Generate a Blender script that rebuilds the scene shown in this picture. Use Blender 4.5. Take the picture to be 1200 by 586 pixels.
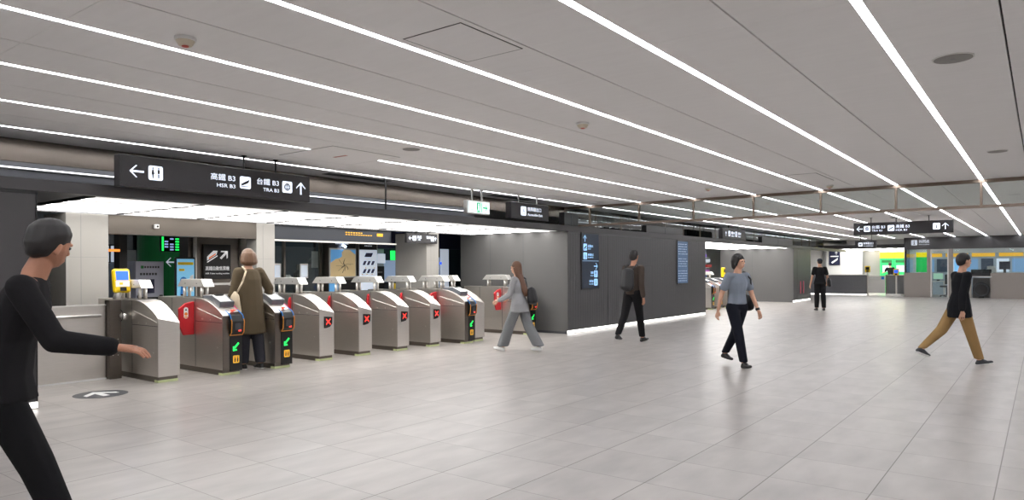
import bpy, bmesh, math, random
from mathutils import Vector, Matrix
random.seed(7)
C = bpy.context.scene
for _o in list(bpy.data.objects):
    bpy.data.objects.remove(_o)
PI = math.pi
# ------------------------------------------------------------------ camera, world, exposure
EYE = 1.37
CEIL = 2.769
_yaw, _roll = 0.6493, -0.0038
_f = Vector((-math.sin(_yaw), math.cos(_yaw), 0))
_r = Vector((math.cos(_yaw), math.sin(_yaw), 0))
_u = Vector((0, 0, 1))
_r2 = _r * math.cos(_roll) + _u * math.sin(_roll)
_u2 = -_r * math.sin(_roll) + _u * math.cos(_roll)
cam = bpy.data.objects.new('camera', bpy.data.cameras.new('camera'))
C.collection.objects.link(cam)
cam.matrix_world = Matrix(((_r2.x, _u2.x, -_f.x, 0), (_r2.y, _u2.y, -_f.y, 0), (_r2.z, _u2.z, -_f.z, EYE), (0, 0, 0, 1)))
cam.data.sensor_width = 36
cam.data.lens = 819.9 * 36 / 1200
cam.data.shift_y = (315.48 - 293) / 1200
cam.data.clip_start = 0.05
cam.data.clip_end = 200
C.camera = cam
w = bpy.data.worlds.new('world'); C.world = w; w.use_nodes = True
w.node_tree.nodes['Background'].inputs[0].default_value = (.75, .8, .9, 1)
w.node_tree.nodes['Background'].inputs[1].default_value = 0.25
C.view_settings.view_transform = 'Standard'
C.view_settings.look = 'None'
C.view_settings.gamma = 1
C.view_settings.use_curve_mapping = False
C.view_settings.exposure = 0.0
C.cycles.max_bounces = 10
C.cycles.diffuse_bounces = 5
C.cycles.glossy_bounces = 4
C.cycles.transparent_max_bounces = 16
C.cycles.sample_clamp_indirect = 6
LED_POWER = 30.0
SOFFIT_POWER = 9.0

# ------------------------------------------------------------------ materials
MATS = {}
def lin(c):
    return tuple(((v / 12.92) if v <= .04045 else ((v + .055) / 1.055) ** 2.4) for v in [x / 255 for x in c])
def mat(name, rgb=(128, 128, 128), rough=.5, metal=0., emit=0., noise=.06, scale=8., bump=0., spec=.5, stretch=None, alpha=None):
    if name in MATS: return MATS[name]
    m = bpy.data.materials.new(name); MATS[name] = m; m.use_nodes = True
    nt = m.node_tree; b = nt.nodes['Principled BSDF']
    col = lin(rgb) + (1,)
    b.inputs['Roughness'].default_value = rough
    b.inputs['Metallic'].default_value = metal
    b.inputs['Specular IOR Level'].default_value = spec
    if emit:
        b.inputs['Base Color'].default_value = col
        b.inputs['Emission Color'].default_value = col
        b.inputs['Emission Strength'].default_value = emit
        return m
    tc = nt.nodes.new('ShaderNodeTexCoord'); mp = nt.nodes.new('ShaderNodeMapping')
    nt.links.new(tc.outputs['Object'], mp.inputs[0])
    if stretch: mp.inputs['Scale'].default_value = stretch
    n = nt.nodes.new('ShaderNodeTexNoise'); n.inputs['Scale'].default_value = scale; n.inputs['Detail'].default_value = 4
    nt.links.new(mp.outputs[0], n.inputs['Vector'])
    mx = nt.nodes.new('ShaderNodeMix'); mx.data_type = 'RGBA'
    mx.inputs[6].default_value = tuple(c * (1 - noise) for c in col[:3]) + (1,)
    mx.inputs[7].default_value = tuple(min(1, c * (1 + noise)) for c in col[:3]) + (1,)
    nt.links.new(n.outputs['Fac'], mx.inputs[0]); nt.links.new(mx.outputs[2], b.inputs['Base Color'])
    if bump:
        bp = nt.nodes.new('ShaderNodeBump'); bp.inputs['Strength'].default_value = bump; bp.inputs['Distance'].default_value = .01
        nt.links.new(n.outputs['Fac'], bp.inputs['Height']); nt.links.new(bp.outputs[0], b.inputs['Normal'])
    return m
def glass_mat(name, tint=(.93, .96, .95), ior=1.45, extra=0.):
    if name in MATS: return MATS[name]
    m = bpy.data.materials.new(name); MATS[name] = m; m.use_nodes = True
    nt = m.node_tree; nt.nodes.clear()
    out = nt.nodes.new('ShaderNodeOutputMaterial'); mx = nt.nodes.new('ShaderNodeMixShader')
    tr = nt.nodes.new('ShaderNodeBsdfTransparent'); gl = nt.nodes.new('ShaderNodeBsdfGlossy')
    fr = nt.nodes.new('ShaderNodeFresnel'); ad = nt.nodes.new('ShaderNodeMath'); ad.operation = 'ADD'
    tr.inputs[0].default_value = tint + (1,); gl.inputs['Roughness'].default_value = .02; fr.inputs[0].default_value = ior
    gl.inputs[0].default_value = (.9, .95, .95, 1)
    nt.links.new(fr.outputs[0], ad.inputs[0]); ad.inputs[1].default_value = extra
    nt.links.new(ad.outputs[0], mx.inputs[0]); nt.links.new(tr.outputs[0], mx.inputs[1]); nt.links.new(gl.outputs[0], mx.inputs[2])
    nt.links.new(mx.outputs[0], out.inputs[0])
    return m
def floor_mat():
    m = bpy.data.materials.new('floor_tile'); m.use_nodes = True; nt = m.node_tree; b = nt.nodes['Principled BSDF']
    N = nt.nodes.new; L = nt.links.new
    tc = N('ShaderNodeTexCoord'); sp = N('ShaderNodeSeparateXYZ'); L(tc.outputs['Object'], sp.inputs[0])
    def M(op, a, bv=None, c=None):
        n = N('ShaderNodeMath'); n.operation = op
        for i, v in enumerate((a, bv, c)):
            if v is None: continue
            if isinstance(v, (int, float)): n.inputs[i].default_value = v
            else: L(v, n.inputs[i])
        return n.outputs[0]
    def grid(axis, off, width):
        s = M('DIVIDE', M('ADD', axis, off), .6)
        fr = M('FRACT', s); fl = M('FLOOR', s)
        d = M('MULTIPLY', M('MINIMUM', fr, M('SUBTRACT', 1.0, fr)), .6)
        return M('LESS_THAN', d, width), fl
    gx, fx = grid(sp.outputs['X'], 1.437 + 60, .0036)
    gy, fy = grid(sp.outputs['Y'], -2.878 + 60, .0026)
    g = M('MAXIMUM', gx, M('MULTIPLY', gy, .75))
    cb = N('ShaderNodeCombineXYZ'); L(fx, cb.inputs[0]); L(fy, cb.inputs[1])
    wn = N('ShaderNodeTexWhiteNoise'); wn.noise_dimensions = '2D'; L(cb.outputs[0], wn.inputs['Vector'])
    # stone figure shifted per tile
    add = N('ShaderNodeVectorMath'); add.operation = 'MULTIPLY_ADD'
    L(wn.outputs['Color'], add.inputs[0]); add.inputs[1].default_value = (9, 9, 9); L(tc.outputs['Object'], add.inputs[2])
    mp = N('ShaderNodeMapping'); mp.inputs['Scale'].default_value = (2.2, .8, 1); L(add.outputs[0], mp.inputs[0])
    n1 = N('ShaderNodeTexNoise'); n1.inputs['Scale'].default_value = 2.2; n1.inputs['Detail'].default_value = 5; n1.inputs['Roughness'].default_value = .5; L(mp.outputs[0], n1.inputs['Vector'])
    r = N('ShaderNodeValToRGB'); r.color_ramp.elements[0].position = .2; r.color_ramp.elements[1].position = .8
    r.color_ramp.elements[0].color = lin((150, 145, 141)) + (1,); r.color_ramp.elements[1].color = lin((181, 175, 170)) + (1,)
    L(n1.outputs['Fac'], r.inputs[0])
    hs = N('ShaderNodeHueSaturation'); L(r.outputs[0], hs.inputs['Color'])
    L(M('ADD', M('MULTIPLY', wn.outputs['Value'], .05), .975), hs.inputs['Value'])
    mx = N('ShaderNodeMix'); mx.data_type = 'RGBA'; L(g, mx.inputs[0]); L(hs.outputs[0], mx.inputs[6]); mx.inputs[7].default_value = lin((92, 84, 76)) + (1,)
    L(mx.outputs[2], b.inputs['Base Color'])
    b.inputs['Roughness'].default_value = .3
    b.inputs['Specular IOR Level'].default_value = .35
    return m
def soffit_mat():
    m = bpy.data.materials.new('luminous_film'); m.use_nodes = True; nt = m.node_tree; b = nt.nodes['Principled BSDF']
    N = nt.nodes.new; L = nt.links.new
    tc = N('ShaderNodeTexCoord'); mp = N('ShaderNodeMapping'); mp.inputs['Scale'].default_value = (1, .02, 1); L(tc.outputs['Object'], mp.inputs[0])
    wv = N('ShaderNodeTexWave'); wv.inputs['Scale'].default_value = .62; wv.bands_direction = 'X'; L(mp.outputs[0], wv.inputs['Vector'])
    r = N('ShaderNodeMapRange'); L(wv.outputs['Fac'], r.inputs[0]); r.inputs[1].default_value = .3; r.inputs[2].default_value = .75; r.inputs[3].default_value = .66; r.inputs[4].default_value = SOFFIT_POWER
    b.inputs['Base Color'].default_value = (.8, .8, .8, 1); b.inputs['Emission Color'].default_value = (1, .985, .96, 1)
    L(r.outputs[0], b.inputs['Emission Strength'])
    return m
M_floor = floor_mat()
M_ceil = mat('ceiling_panel', (244, 243, 243), .55, noise=.035, scale=3, stretch=(1, 6, 1))
M_ceil_in = mat('gate_area_ceiling', (150, 146, 140), .6)
M_led = mat('led_white', (250, 251, 255), emit=LED_POWER)
M_led_reflection = mat('led_reflection_glow', (250, 251, 255), emit=LED_POWER * .4)  # emission imitating the reflected line inside each light channel
M_cove = mat('led_plinth', (255, 252, 248), emit=3.0)
M_groove = mat('dark_groove', (70, 70, 70), .7)
M_alu = mat('channel_aluminium', (200, 200, 198), .35, .6)
M_facade = mat('charcoal_cladding', (76, 75, 76), .42, .25, noise=.04, scale=3, stretch=(1, 1, .3))
M_facade_dk = mat('charcoal_frame', (72, 70, 71), .45, .2)
M_greywall = mat('grey_laminate', (90, 89, 88), .5, noise=.03, scale=4)
M_black = mat('black_metal', (28, 27, 28), .4, .2)
M_blackpl = mat('black_plastic', (18, 18, 19), .3)
M_steel = mat('brushed_steel', (214, 209, 203), .36, 1., noise=.07, scale=6, stretch=(1, 1, 14))
M_steel_lt = mat('satin_steel', (228, 226, 222), .42, .85, noise=.05, scale=9, stretch=(9, 1, 1))
M_steel_dk = mat('dark_steel', (118, 111, 104), .3, 1., noise=.1, scale=5, stretch=(1, 1, 10))
M_bronze = mat('bronze_aluminium', (128, 114, 102), .4, .7)
M_fascia = mat('polished_fascia', (120, 112, 104), .24, 1., noise=.12, scale=1.3)
M_red = mat('red_flap', (178, 24, 34), .35)
M_stone = mat('pale_stone', (152, 149, 144), .4, noise=.05, scale=2.5, stretch=(1, 1, .4))
M_white = mat('white_paint', (226, 225, 223), .5)
M_sign = mat('sign_housing', (46, 44, 46), .4, .2)
M_lit = mat('sign_white_lit', (228, 236, 250), emit=1.15)
M_litdim = mat('sign_grey_lit', (190, 196, 205), emit=.55)
M_scr = mat('screen_face', (52, 62, 78), .18, emit=0)
M_scrblue = mat('screen_blue_text', (120, 175, 225), emit=.9)
M_yellow = mat('yellow_plastic', (240, 205, 20), .35)
M_orange = mat('orange_trim', (235, 150, 50), .4)
M_bluetrim = mat('blue_trim', (30, 130, 215), .4)
M_pink = mat('pink_trim', (230, 60, 130), .4)
M_amber = mat('amber_sticker', (235, 175, 50), emit=.35)
M_greenlit = mat('green_lit', (30, 235, 90), emit=1.6)
M_redlit = mat('red_lit', (255, 60, 50), emit=1.6)
M_bluelit = mat('blue_lit', (40, 90, 240), emit=1.3)
M_glow = mat('glow_tape', (214, 224, 168), .5)
M_glass = glass_mat('clear_glass')
M_barrier = glass_mat('barrier_glass', (.88, .91, .90), 1.5, .09)
M_green = mat('deep_green', (20, 112, 54), .35)
M_tvmgreen = mat('bright_green', (40, 200, 100), emit=.45)
M_tvmyellow = mat('bright_yellow', (235, 215, 20), emit=.7)
M_booth = mat('booth_panel', (150, 142, 136), .5, .1, noise=.03, scale=5)
M_grey = mat('mid_grey', (130, 130, 130), .5)
M_dkgrey = mat('dark_grey', (58, 60, 64), .5)
M_teal = mat('dark_teal_wall', (40, 52, 58), .4)
M_lilac = mat('pale_lilac', (176, 178, 194), .5)
M_poster = mat('pale_blue_poster', (120, 185, 220), emit=.45)
M_paper = mat('white_paper', (232, 232, 230), .7)
M_paperlit = mat('paper_lit', (205, 215, 230), emit=.55)
M_sand = mat('map_sand', (186, 164, 122), emit=.4)
M_sea = mat('map_sea', (90, 150, 200), emit=.5)
M_navy = mat('navy', (26, 30, 62), .4)
M_skin = mat('skin', (205, 158, 132), .55, noise=.05, scale=20)
M_skindk = mat('skin_darker_tone', (176, 124, 98), .55, noise=.05, scale=20)  # darker skin tone used on two of the people

# ------------------------------------------------------------------ mesh helpers
class MB:
    def __init__(s): s.bm = bmesh.new()
    def box(s, x0, x1, y0, y1, z0, z1):
        v = [s.bm.verts.new((x, y, z)) for z in (z0, z1) for y in (y0, y1) for x in (x0, x1)]
        for f in ((0, 2, 3, 1), (4, 5, 7, 6), (0, 1, 5, 4), (2, 6, 7, 3), (0, 4, 6, 2), (1, 3, 7, 5)):
            s.bm.faces.new([v[i] for i in f])
        return s
    def prism(s, pts, axis, a, b, pts2=None):
        """pts: 2D outline, extruded along axis from a to b. x: (y,z); y: (x,z); z: (x,y)"""
        def P(p, t): return {'x': (t, p[0], p[1]), 'y': (p[0], t, p[1]), 'z': (p[0], p[1], t)}[axis]
        q = pts2 or pts
        A = [s.bm.verts.new(P(p, a)) for p in pts]; B = [s.bm.verts.new(P(p, b)) for p in q]
        n = len(pts)
        s.bm.faces.new(A[::-1]); s.bm.faces.new(B)
        for i in range(n): s.bm.faces.new((A[i], A[(i + 1) % n], B[(i + 1) % n], B[i]))
        return s
    def rod(s, p0, p1, r, r1=None, n=12):
        p0, p1 = Vector(p0), Vector(p1); r1 = r if r1 is None else r1
        d = (p1 - p0).normalized(); a = d.orthogonal().normalized(); b = d.cross(a)
        A = []; B = []
        for i in range(n):
            t = 2 * PI * i / n; v = a * math.cos(t) + b * math.sin(t)
            A.append(s.bm.verts.new(p0 + v * r)); B.append(s.bm.verts.new(p1 + v * r1))
        s.bm.faces.new(A[::-1]); s.bm.faces.new(B)
        for i in range(n): s.bm.faces.new((A[i], A[(i + 1) % n], B[(i + 1) % n], B[i]))
        return s
    def tube(s, pts, r, n=6):
        for a, b in zip(pts, pts[1:]): s.rod(a, b, r, n=n)
        return s
    def ball(s, c, rx, ry=None, rz=None, u=16, v=10):
        ry = ry or rx; rz = rz or rx
        bmesh.ops.create_uvsphere(s.bm, u_segments=u, v_segments=v, radius=1, matrix=Matrix.Translation(c) @ Matrix.Diagonal((rx, ry, rz, 1)))
        return s
    def obj(s, name, m, parent=None, bevel=0, smooth=False, M=None):
        if M is not None: bmesh.ops.transform(s.bm, matrix=M, verts=s.bm.verts)
        bmesh.ops.recalc_face_normals(s.bm, faces=s.bm.faces)
        me = bpy.data.meshes.new(name); s.bm.to_mesh(me); s.bm.free()
        me.materials.append(m)
        o = bpy.data.objects.new(name, me); C.collection.objects.link(o)
        if parent: o.parent = parent
        if smooth:
            for p in me.polygons: p.use_smooth = True
        if bevel:
            b = o.modifiers.new('bevel', 'BEVEL'); b.width = bevel; b.segments = 2; b.limit_method = 'ANGLE'
        return o
def bx(*a): return MB().box(*a)
def tag(o, label, cat, group=None, kind=None):
    if label: o['label'] = label
    if cat: o['category'] = cat
    if group: o['group'] = group
    if kind: o['kind'] = kind
    return o
def thing(name, label, cat, loc=(0, 0, 0), rz=0, group=None):
    o = bpy.data.objects.new(name, None); C.collection.objects.link(o); o.empty_display_size = .1
    o.location = loc; o.rotation_euler = (0, 0, rz)
    return tag(o, label, cat, group)
def struct(o, label=None):
    o['kind'] = 'structure'
    if label: o['label'] = label
    return o
def copy_tree(o, parent=None):
    c = o.copy(); C.collection.objects.link(c)
    if parent: c.parent = parent
    for ch in list(o.children): copy_tree(ch, c)
    return c
def text(parent, s, x, z, size, m, y=-.001, align='CENTER', name='lettering', width=None):
    """lettering standing in the local xz plane, facing local -y; size = cap height"""
    c = bpy.data.curves.new('t', 'FONT'); c.body = s; c.size = size / .73; c.align_x = align; c.extrude = .0012; c.resolution_u = 2
    t = bpy.data.objects.new('t', c); C.collection.objects.link(t)
    me = bpy.data.meshes.new_from_object(t.evaluated_get(bpy.context.evaluated_depsgraph_get()))
    bpy.data.objects.remove(t)
    xs = [v.co.x for v in me.vertices]; sx = 1
    if width and xs: sx = width / (max(xs) - min(xs))
    for v in me.vertices: v.co = Vector((v.co.x * sx + x, -v.co.z + y - .0012, v.co.y + z - size / 2))
    me.materials.clear(); me.materials.append(m)
    o = bpy.data.objects.new(name, me); C.collection.objects.link(o); o.parent = parent
    return o
def flat(pts, y, th=.002, mb=None):
    mb = mb or MB(); mb.prism(pts, 'y', y, y - th); return mb
def arrow(parent, x, z, s, ang, m, y=-.001, name='arrow', mb=None, style='thin'):
    """ang 0 = pointing right, 90 up"""
    a = math.radians(ang); R = lambda p: (x + (p[0] * math.cos(a) - p[1] * math.sin(a)) * s, z + (p[0] * math.sin(a) + p[1] * math.cos(a)) * s)
    w_ = .065 if style == 'thin' else .1
    mb = MB()
    q = w_ * 1.414
    pts = [(.5, 0), (.02, .45), (.02 - q, .45), (.32 - 0, w_), (-.5, w_), (-.5, -w_), (.32, -w_), (.02 - q, -.45), (.02, -.45)]
    for poly in ([(-.5, w_), (-.5, -w_), (.36, -w_), (.36, w_)], [(.5, 0), (.05, .45), (.05 - q * .9, .45 - .03), (.5 - q * 1.35, 0)], [(.5, 0), (.5 - q * 1.35, 0), (.05 - q * .9, -.42), (.05, -.45)]):
        mb.prism([R(p) for p in poly], 'y', y, y - .002)
    return mb.obj(name, m, parent)
def rrect(cx, cz, w_, h_, r, n=4):
    p = []
    for (sx, sz, a0) in ((1, 1, 0), (-1, 1, 90), (-1, -1, 180), (1, -1, 270)):
        for i in range(n + 1):
            a = math.radians(a0 + 90 * i / n)
            p.append((cx + sx * (w_ / 2 - r) + r * math.cos(a), cz + sz * (h_ / 2 - r) + r * math.sin(a)))
    return p
def disc(cx, cz, r, n=14): return [(cx + r * math.cos(2 * PI * i / n), cz + r * math.sin(2 * PI * i / n)) for i in range(n)]
def icon(parent, kind, x, z, s, y=-.001, lit=None, dark=None):
    lit = lit or M_lit; dark = dark or M_sign
    pl = flat(rrect(x, z, s, s, s * .14), y).obj('pictogram', lit, parent)
    g = MB(); yy = y - .003; P = lambda a: [(x + p[0] * s, z + p[1] * s) for p in a]
    def f(pts): flat(P(pts), yy, .001, g)
    def person(cx, skirt):
        f(disc(cx, .33, .06))
        if skirt: f([(cx - .05, .25), (cx + .05, .25), (cx + .11, -.1), (cx - .11, -.1)])
        else: f([(cx - .09, .25), (cx + .09, .25), (cx + .08, -.05), (cx - .08, -.05)])
        f([(cx - .05, -.08), (cx + .05, -.08), (cx + .04, -.38), (cx - .04, -.38)])
    if kind == 'toilet':
        person(-.2, True); person(.2, False); f([(-.012, .36), (.012, .36), (.012, -.38), (-.012, -.38)])
    elif kind == 'train':
        f([(-.38, -.12), (.05, .12), (.38, .28), (.3, .02), (.05, -.12), (-.38, -.3)])
        f([(-.4, -.34), (.4, -.2), (.4, -.26), (-.4, -.4)])
    elif kind == 'round':
        f([(.33 * math.cos(a * PI / 10), .33 * math.sin(a * PI / 10)) for a in range(20)])
        g2 = MB()
        for t in (-.16, 0, .16): flat(P([(t - .02, -.22), (t + .02, -.22), (t + .02, .22), (t - .02, .22)]), yy - .001, .001, g2)
        flat(P([(-.24, -.02), (.24, -.02), (.24, .02), (-.24, .02)]), yy - .001, .001, g2)
        g2.obj('glyph_line', lit, pl)
    elif kind == 'info':
        f(disc(0, .28, .08)); f([(-.12, .14), (.07, .14), (.07, -.26), (.13, -.26), (.13, -.34), (-.13, -.34), (-.13, -.26), (-.06, -.26), (-.06, .06), (-.12, .06)])
    elif kind == 'wheel':
        f(disc(-.06, .34, .06)); f([(-.1, .25), (-.01, .25), (.02, .0), (.2, 0), (.3, -.28), (.22, -.3), (.14, -.07), (-.07, -.07)])
        for i in range(10):
            a, b = math.radians(150 + i * 22), math.radians(150 + i * 22 + 22)
            f([(-.02 + .26 * math.cos(a), -.14 + .26 * math.sin(a)), (-.02 + .26 * math.cos(b), -.14 + .26 * math.sin(b)), (-.02 + .2 * math.cos(b), -.14 + .2 * math.sin(b)), (-.02 + .2 * math.cos(a), -.14 + .2 * math.sin(a))])
    elif kind == 'lift':
        person(-.16, False); person(.16, False); f([(-.38, .42), (.38, .42), (.38, .38), (-.38, .38)])
    elif kind == 'card':
        f([(-.3, .05), (.3, .05), (.3, -.22), (-.3, -.22)]); f([(-.25, .25), (.25, .25), (.3, .12), (-.3, .12)])
    g.obj('glyph', dark, pl)
    return pl

# ------------------------------------------------------------------ the setting
LEDX = [-0.7786 + 1.2 * k for k in range(-6, 4)]
XL, XR, Y0, YB, YE = -8.62, 5.0, -5.0, 13.37, 37.3
struct(bx(-22, XR, Y0, 48, -.12, 0).obj('floor', M_floor))
def ceiling_part(name, ya, yb, cuts):
    mb = MB(); edges = []
    x = XL
    for lx in LEDX:
        edges.append((x, lx - .026)); x = lx + .026
        edges.append((x, lx + .594)); x = lx + .606
    edges[-1] = (edges[-1][0], XR)
    # halves between a strip light and the seam half way to the next
    ed = []
    x = XL
    for lx in LEDX:
        if lx - .606 > x + .05: ed.append((x, lx - .606)); x = lx - .594
        ed.append((x, lx - .026)); x = lx + .026
        if lx == LEDX[-1]: ed.append((x, XR))
        else: ed.append((x, lx + .594)); x = lx + .606
    ys = [ya] + [c for c in cuts if ya < c < yb] + [yb]
    for (a, b) in ed:
        for c, d in zip(ys, ys[1:]):
            mb.box(a, b, c + .0012, d - .0012, CEIL, CEIL + .035)
    struct(mb.obj(name, M_ceil))
ceiling_part('ceiling', Y0, YB - .03, [1.6 + 1.2 * k for k in range(-5, 30) if k % 2 == 0])
ceiling_part('ceiling_beyond_barrier', YB + .03, YE, [1.6 + 1.2 * k for k in range(0, 30) if k % 2 == 0])
struct(bx(-22, XR, Y0, 48, CEIL + .036, CEIL + .1).obj('ceiling_backing', M_groove))  # dark backing slab added above the panels to stop light leaks
struct(bx(-22, XL - .03, Y0, 47.9, CEIL, CEIL + .034).obj('ceiling_gate_area', M_ceil_in))
struct(bx(XL, XR, YE + .02, 47.9, CEIL, CEIL + .034).obj('ceiling_booth', M_ceil))
struct(bx(XR, XR + .1, Y0, 48, 0, CEIL + .1).obj('wall_right', M_white))
struct(bx(-22, XR, Y0 - .1, Y0, 0, CEIL + .1).obj('wall_back', M_white))
struct(bx(-22.1, -22, Y0, 48, 0, CEIL + .1).obj('wall_left', M_dkgrey))
struct(bx(-22, XR, 48, 48.1, 0, CEIL + .1).obj('wall_far', M_white))

# linear lights
ordin = ['leftmost', 'second from the left', 'third from the left', 'fourth from the left', 'fifth from the left', 'sixth from the left', 'rightmost visible']
def linear_light(x, ya, yb, label, thin=False):
    t = thing('linear_light', label, 'ceiling light', (x, ya, CEIL), 0, 'recessed LED lines in the ceiling')
    L_ = yb - ya
    bx(-.026, .026, 0, L_, .018, .034).obj('channel', M_alu, t)
    bx(.002, .019, 0, L_, .004, .0175).obj('diffuser', M_led, t)
    bx(-.021, -.0155, 0, L_, .004, .0175).obj('diffuser', M_led_reflection, t)  # glowing strip standing in for the LED's reflection on the channel side
for i, x in enumerate(LEDX):
    k = i - 6
    near = 'white LED line in the near ceiling, '
    far = 'white LED line beyond the glass barrier, '
    if k > 0:
        o = ['first', 'second', 'third'][k - 1] + ' beyond the right edge of the frame'
        linear_light(x, Y0, YB - .04, near + o); linear_light(x, YB + .04, YE - .02, far + o); continue
    if k == -5:
        linear_light(x, Y0, 5.06, near + 'second from left, ending at the square access panel')
        linear_light(x, 6.12, YB - .04, near + 'second from left, starting past the access panel')
    else: linear_light(x, Y0, YB - .04, near + ordin[i])
    linear_light(x, YB + .04, YE - .02, far + ordin[i])

# smoke barrier of glass across the ceiling
sb = thing('glass_smoke_barrier', 'glass smoke barrier in a bronze frame hanging across the whole ceiling', 'smoke barrier', (0, YB, 0))
bx(XL - .03, XR - .01, -.03, .03, CEIL - .055, CEIL - .001).obj('top_rail', M_bronze, sb, .003)
bx(XL - .03, XR - .01, -.03, .03, 2.315, 2.36).obj('bottom_rail', M_bronze, sb, .003)
xs = [XL - .02] + LEDX
for x in xs: bx(x - .018, x + .018, -.022, .022, 2.36, CEIL - .055).obj('mullion', M_bronze, sb)
for a, b in zip(xs, LEDX + [XR - .02]):
    if b - a > .1: bx(a + .014, b - .014, -.005, .005, 2.36, CEIL - .055).obj('glass_pane', M_barrier, sb)

# gate header beam, fascia, luminous soffit
hb = MB(); hb.box(-8.1, -7.95, Y0, 38.45, 2.165, 2.285)
struct(hb.obj('trim_1', M_facade_dk, bevel=.004))
struct(bx(-9.9, -8.1, Y0, 3.2, 2.175, 2.26).obj('trim_2', M_dkgrey))
struct(bx(XL - .05, XL - .004, Y0, YB - .05, 2.53, CEIL - .001).obj('trim_3', M_fascia))
sf = thing('fascia_screen', 'glazed screen with slim posts above the far facade, under the ceiling edge', 'glazed screen', (XL - .02, YB + .05, 2.285))
n = 19
bx(-.02, .02, 0, 24, .0, .03).obj('bottom_rail', M_bronze, sf)
for i in range(n): bx(-.012, .012, i * 1.3, i * 1.3 + .025, .03, CEIL - 2.286).obj('post', M_bronze, sf)
for i in range(n - 1): bx(-.004, .004, i * 1.3 + .03, i * 1.3 + 1.295, .031, CEIL - 2.287).obj('glass_pane', M_barrier, sf)

M_soffit = soffit_mat()
yy = [3.27, 4.5, 5.68, 6.9, 8.15, 9.4, 10.8, 12.38]
pos_w = ['nearest the black wall', 'second from the black wall', 'third from the black wall', 'fourth from the black wall', 'third from the grey box wall', 'second from the grey box wall', 'against the grey box wall']
for i, (a, b) in enumerate(zip(yy, yy[1:])):
    t = thing('luminous_ceiling_panel', 'glowing white ceiling panel over the ticket gates, ' + pos_w[i], 'light panel', (-9.27, a, 2.17), 0, 'luminous soffit over the near gates')
    bx(-1.16, 1.16, .012, b - a - .012, .002, .03).obj('diffuser', M_soffit, t)
    bx(-1.165, 1.165, 0, .014, -.012, .034).obj('frame', M_black, t)
    bx(-1.165, 1.165, 0, b - a - .001, .0345, .06).obj('casing', M_dkgrey, t)  # opaque lid added to block the panel's upward light
for i, (a, b) in enumerate([(20.0, 23.0), (23.0, 26.0), (26.0, 29.05)]):
    t = thing('luminous_ceiling_panel', 'glowing white ceiling panel over the far gates, ' + ['nearest', 'middle', 'furthest'][i] + ' of three', 'light panel', (-9.45, a, 2.17), 0, 'luminous soffit over the far gates')
    bx(-1.3, 1.3, .012, b - a - .012, .002, .03).obj('diffuser', M_soffit, t)
    bx(-1.3, 1.3, 0, .010, -.004, .034).obj('frame', M_black, t)
    bx(-1.3, 1.3, 0, b - a - .001, .0345, .06).obj('casing', M_dkgrey, t)  # lid added to keep the glow out of the gap above
# dark triangular opening beside the first panel
# lintels, columns behind the near gates
struct(bx(-10.62, -10.45, 4.4, 6.72, 1.89, 2.16).obj('trim_4', mat('lintel_steel', (92, 86, 80), .3, .9, noise=.15, scale=2)))
struct(bx(-10.5, -10.46, 7.07, 9.9, 1.87, 1.90).obj('trim_5', M_steel))
struct(bx(-10.62, -10.5, Y0, 12.4, 2.16, CEIL).obj('trim_6', mat('soft_grey_wall', (176, 176, 180), .5)))
for nm, (a, b, c, d), lab in (('column', (-11.2, -10.45, 3.86, 4.4), 'broad pale stone column behind the stainless steel fence'),
                              ('column', (-10.75, -10.45, 6.72, 7.07), 'pale stone column behind the woman in the olive coat'),
                              ('column', (-11.4, -10.45, 10.76, 11.14), 'pale stone column left of the grey box wall')):
    t = thing(nm, lab, 'column', ((a + b) / 2, (c + d) / 2, 0))
    wx, wy = (b - a) / 2, (d - c) / 2
    m = MB(); m.box(-wx, wx, -wy, wy, .0, 2.155); m.obj('shaft', M_stone, t, .006)
    m = MB(); m.box(wx, wx + .0015, -wy * .32, -wy * .32 + .006, .1, 2.15); m.box(wx, wx + .0015, -wy + .004, wy - .004, 1.555, 1.559); m.obj('joint', M_grey, t)
    bx(-wx - .002, wx + .004, -wy - .002, wy + .004, 0, .1).obj('plinth', M_steel, t)

# black wall at the left
t = MB(); t.box(-8.6, -7.97, Y0, 2.69, .075, 2.164); struct(t.obj('wall_black', M_facade_dk))
m = MB()
for y in (2.12, 2.36, 2.675): m.box(-7.97, -7.962, y, y + .012, .08, 2.16)
m.box(-7.97, -7.962, Y0, 2.69, 2.13, 2.16); struct(m.obj('trim_7', M_blackpl))
def plinth(x, ya, yb, lab):
    t = thing('plinth_light', lab, 'floor light', (x, ya, 0), 0)
    bx(-.045, -.03, 0, yb - ya, .0, .074).obj('housing', M_alu, t)
    bx(-.03, -.022, 0, yb - ya, .012, .066).obj('diffuser', M_cove, t)
plinth(-7.95, Y0, 2.69, 'white light strip along the foot of the black wall')
plinth(-7.95, 12.43, 19.94, 'white light strip along the foot of the charcoal facade with two screens')
plinth(-7.95, 29.11, 31.68, 'white light strip along the foot of the far short facade')

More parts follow.
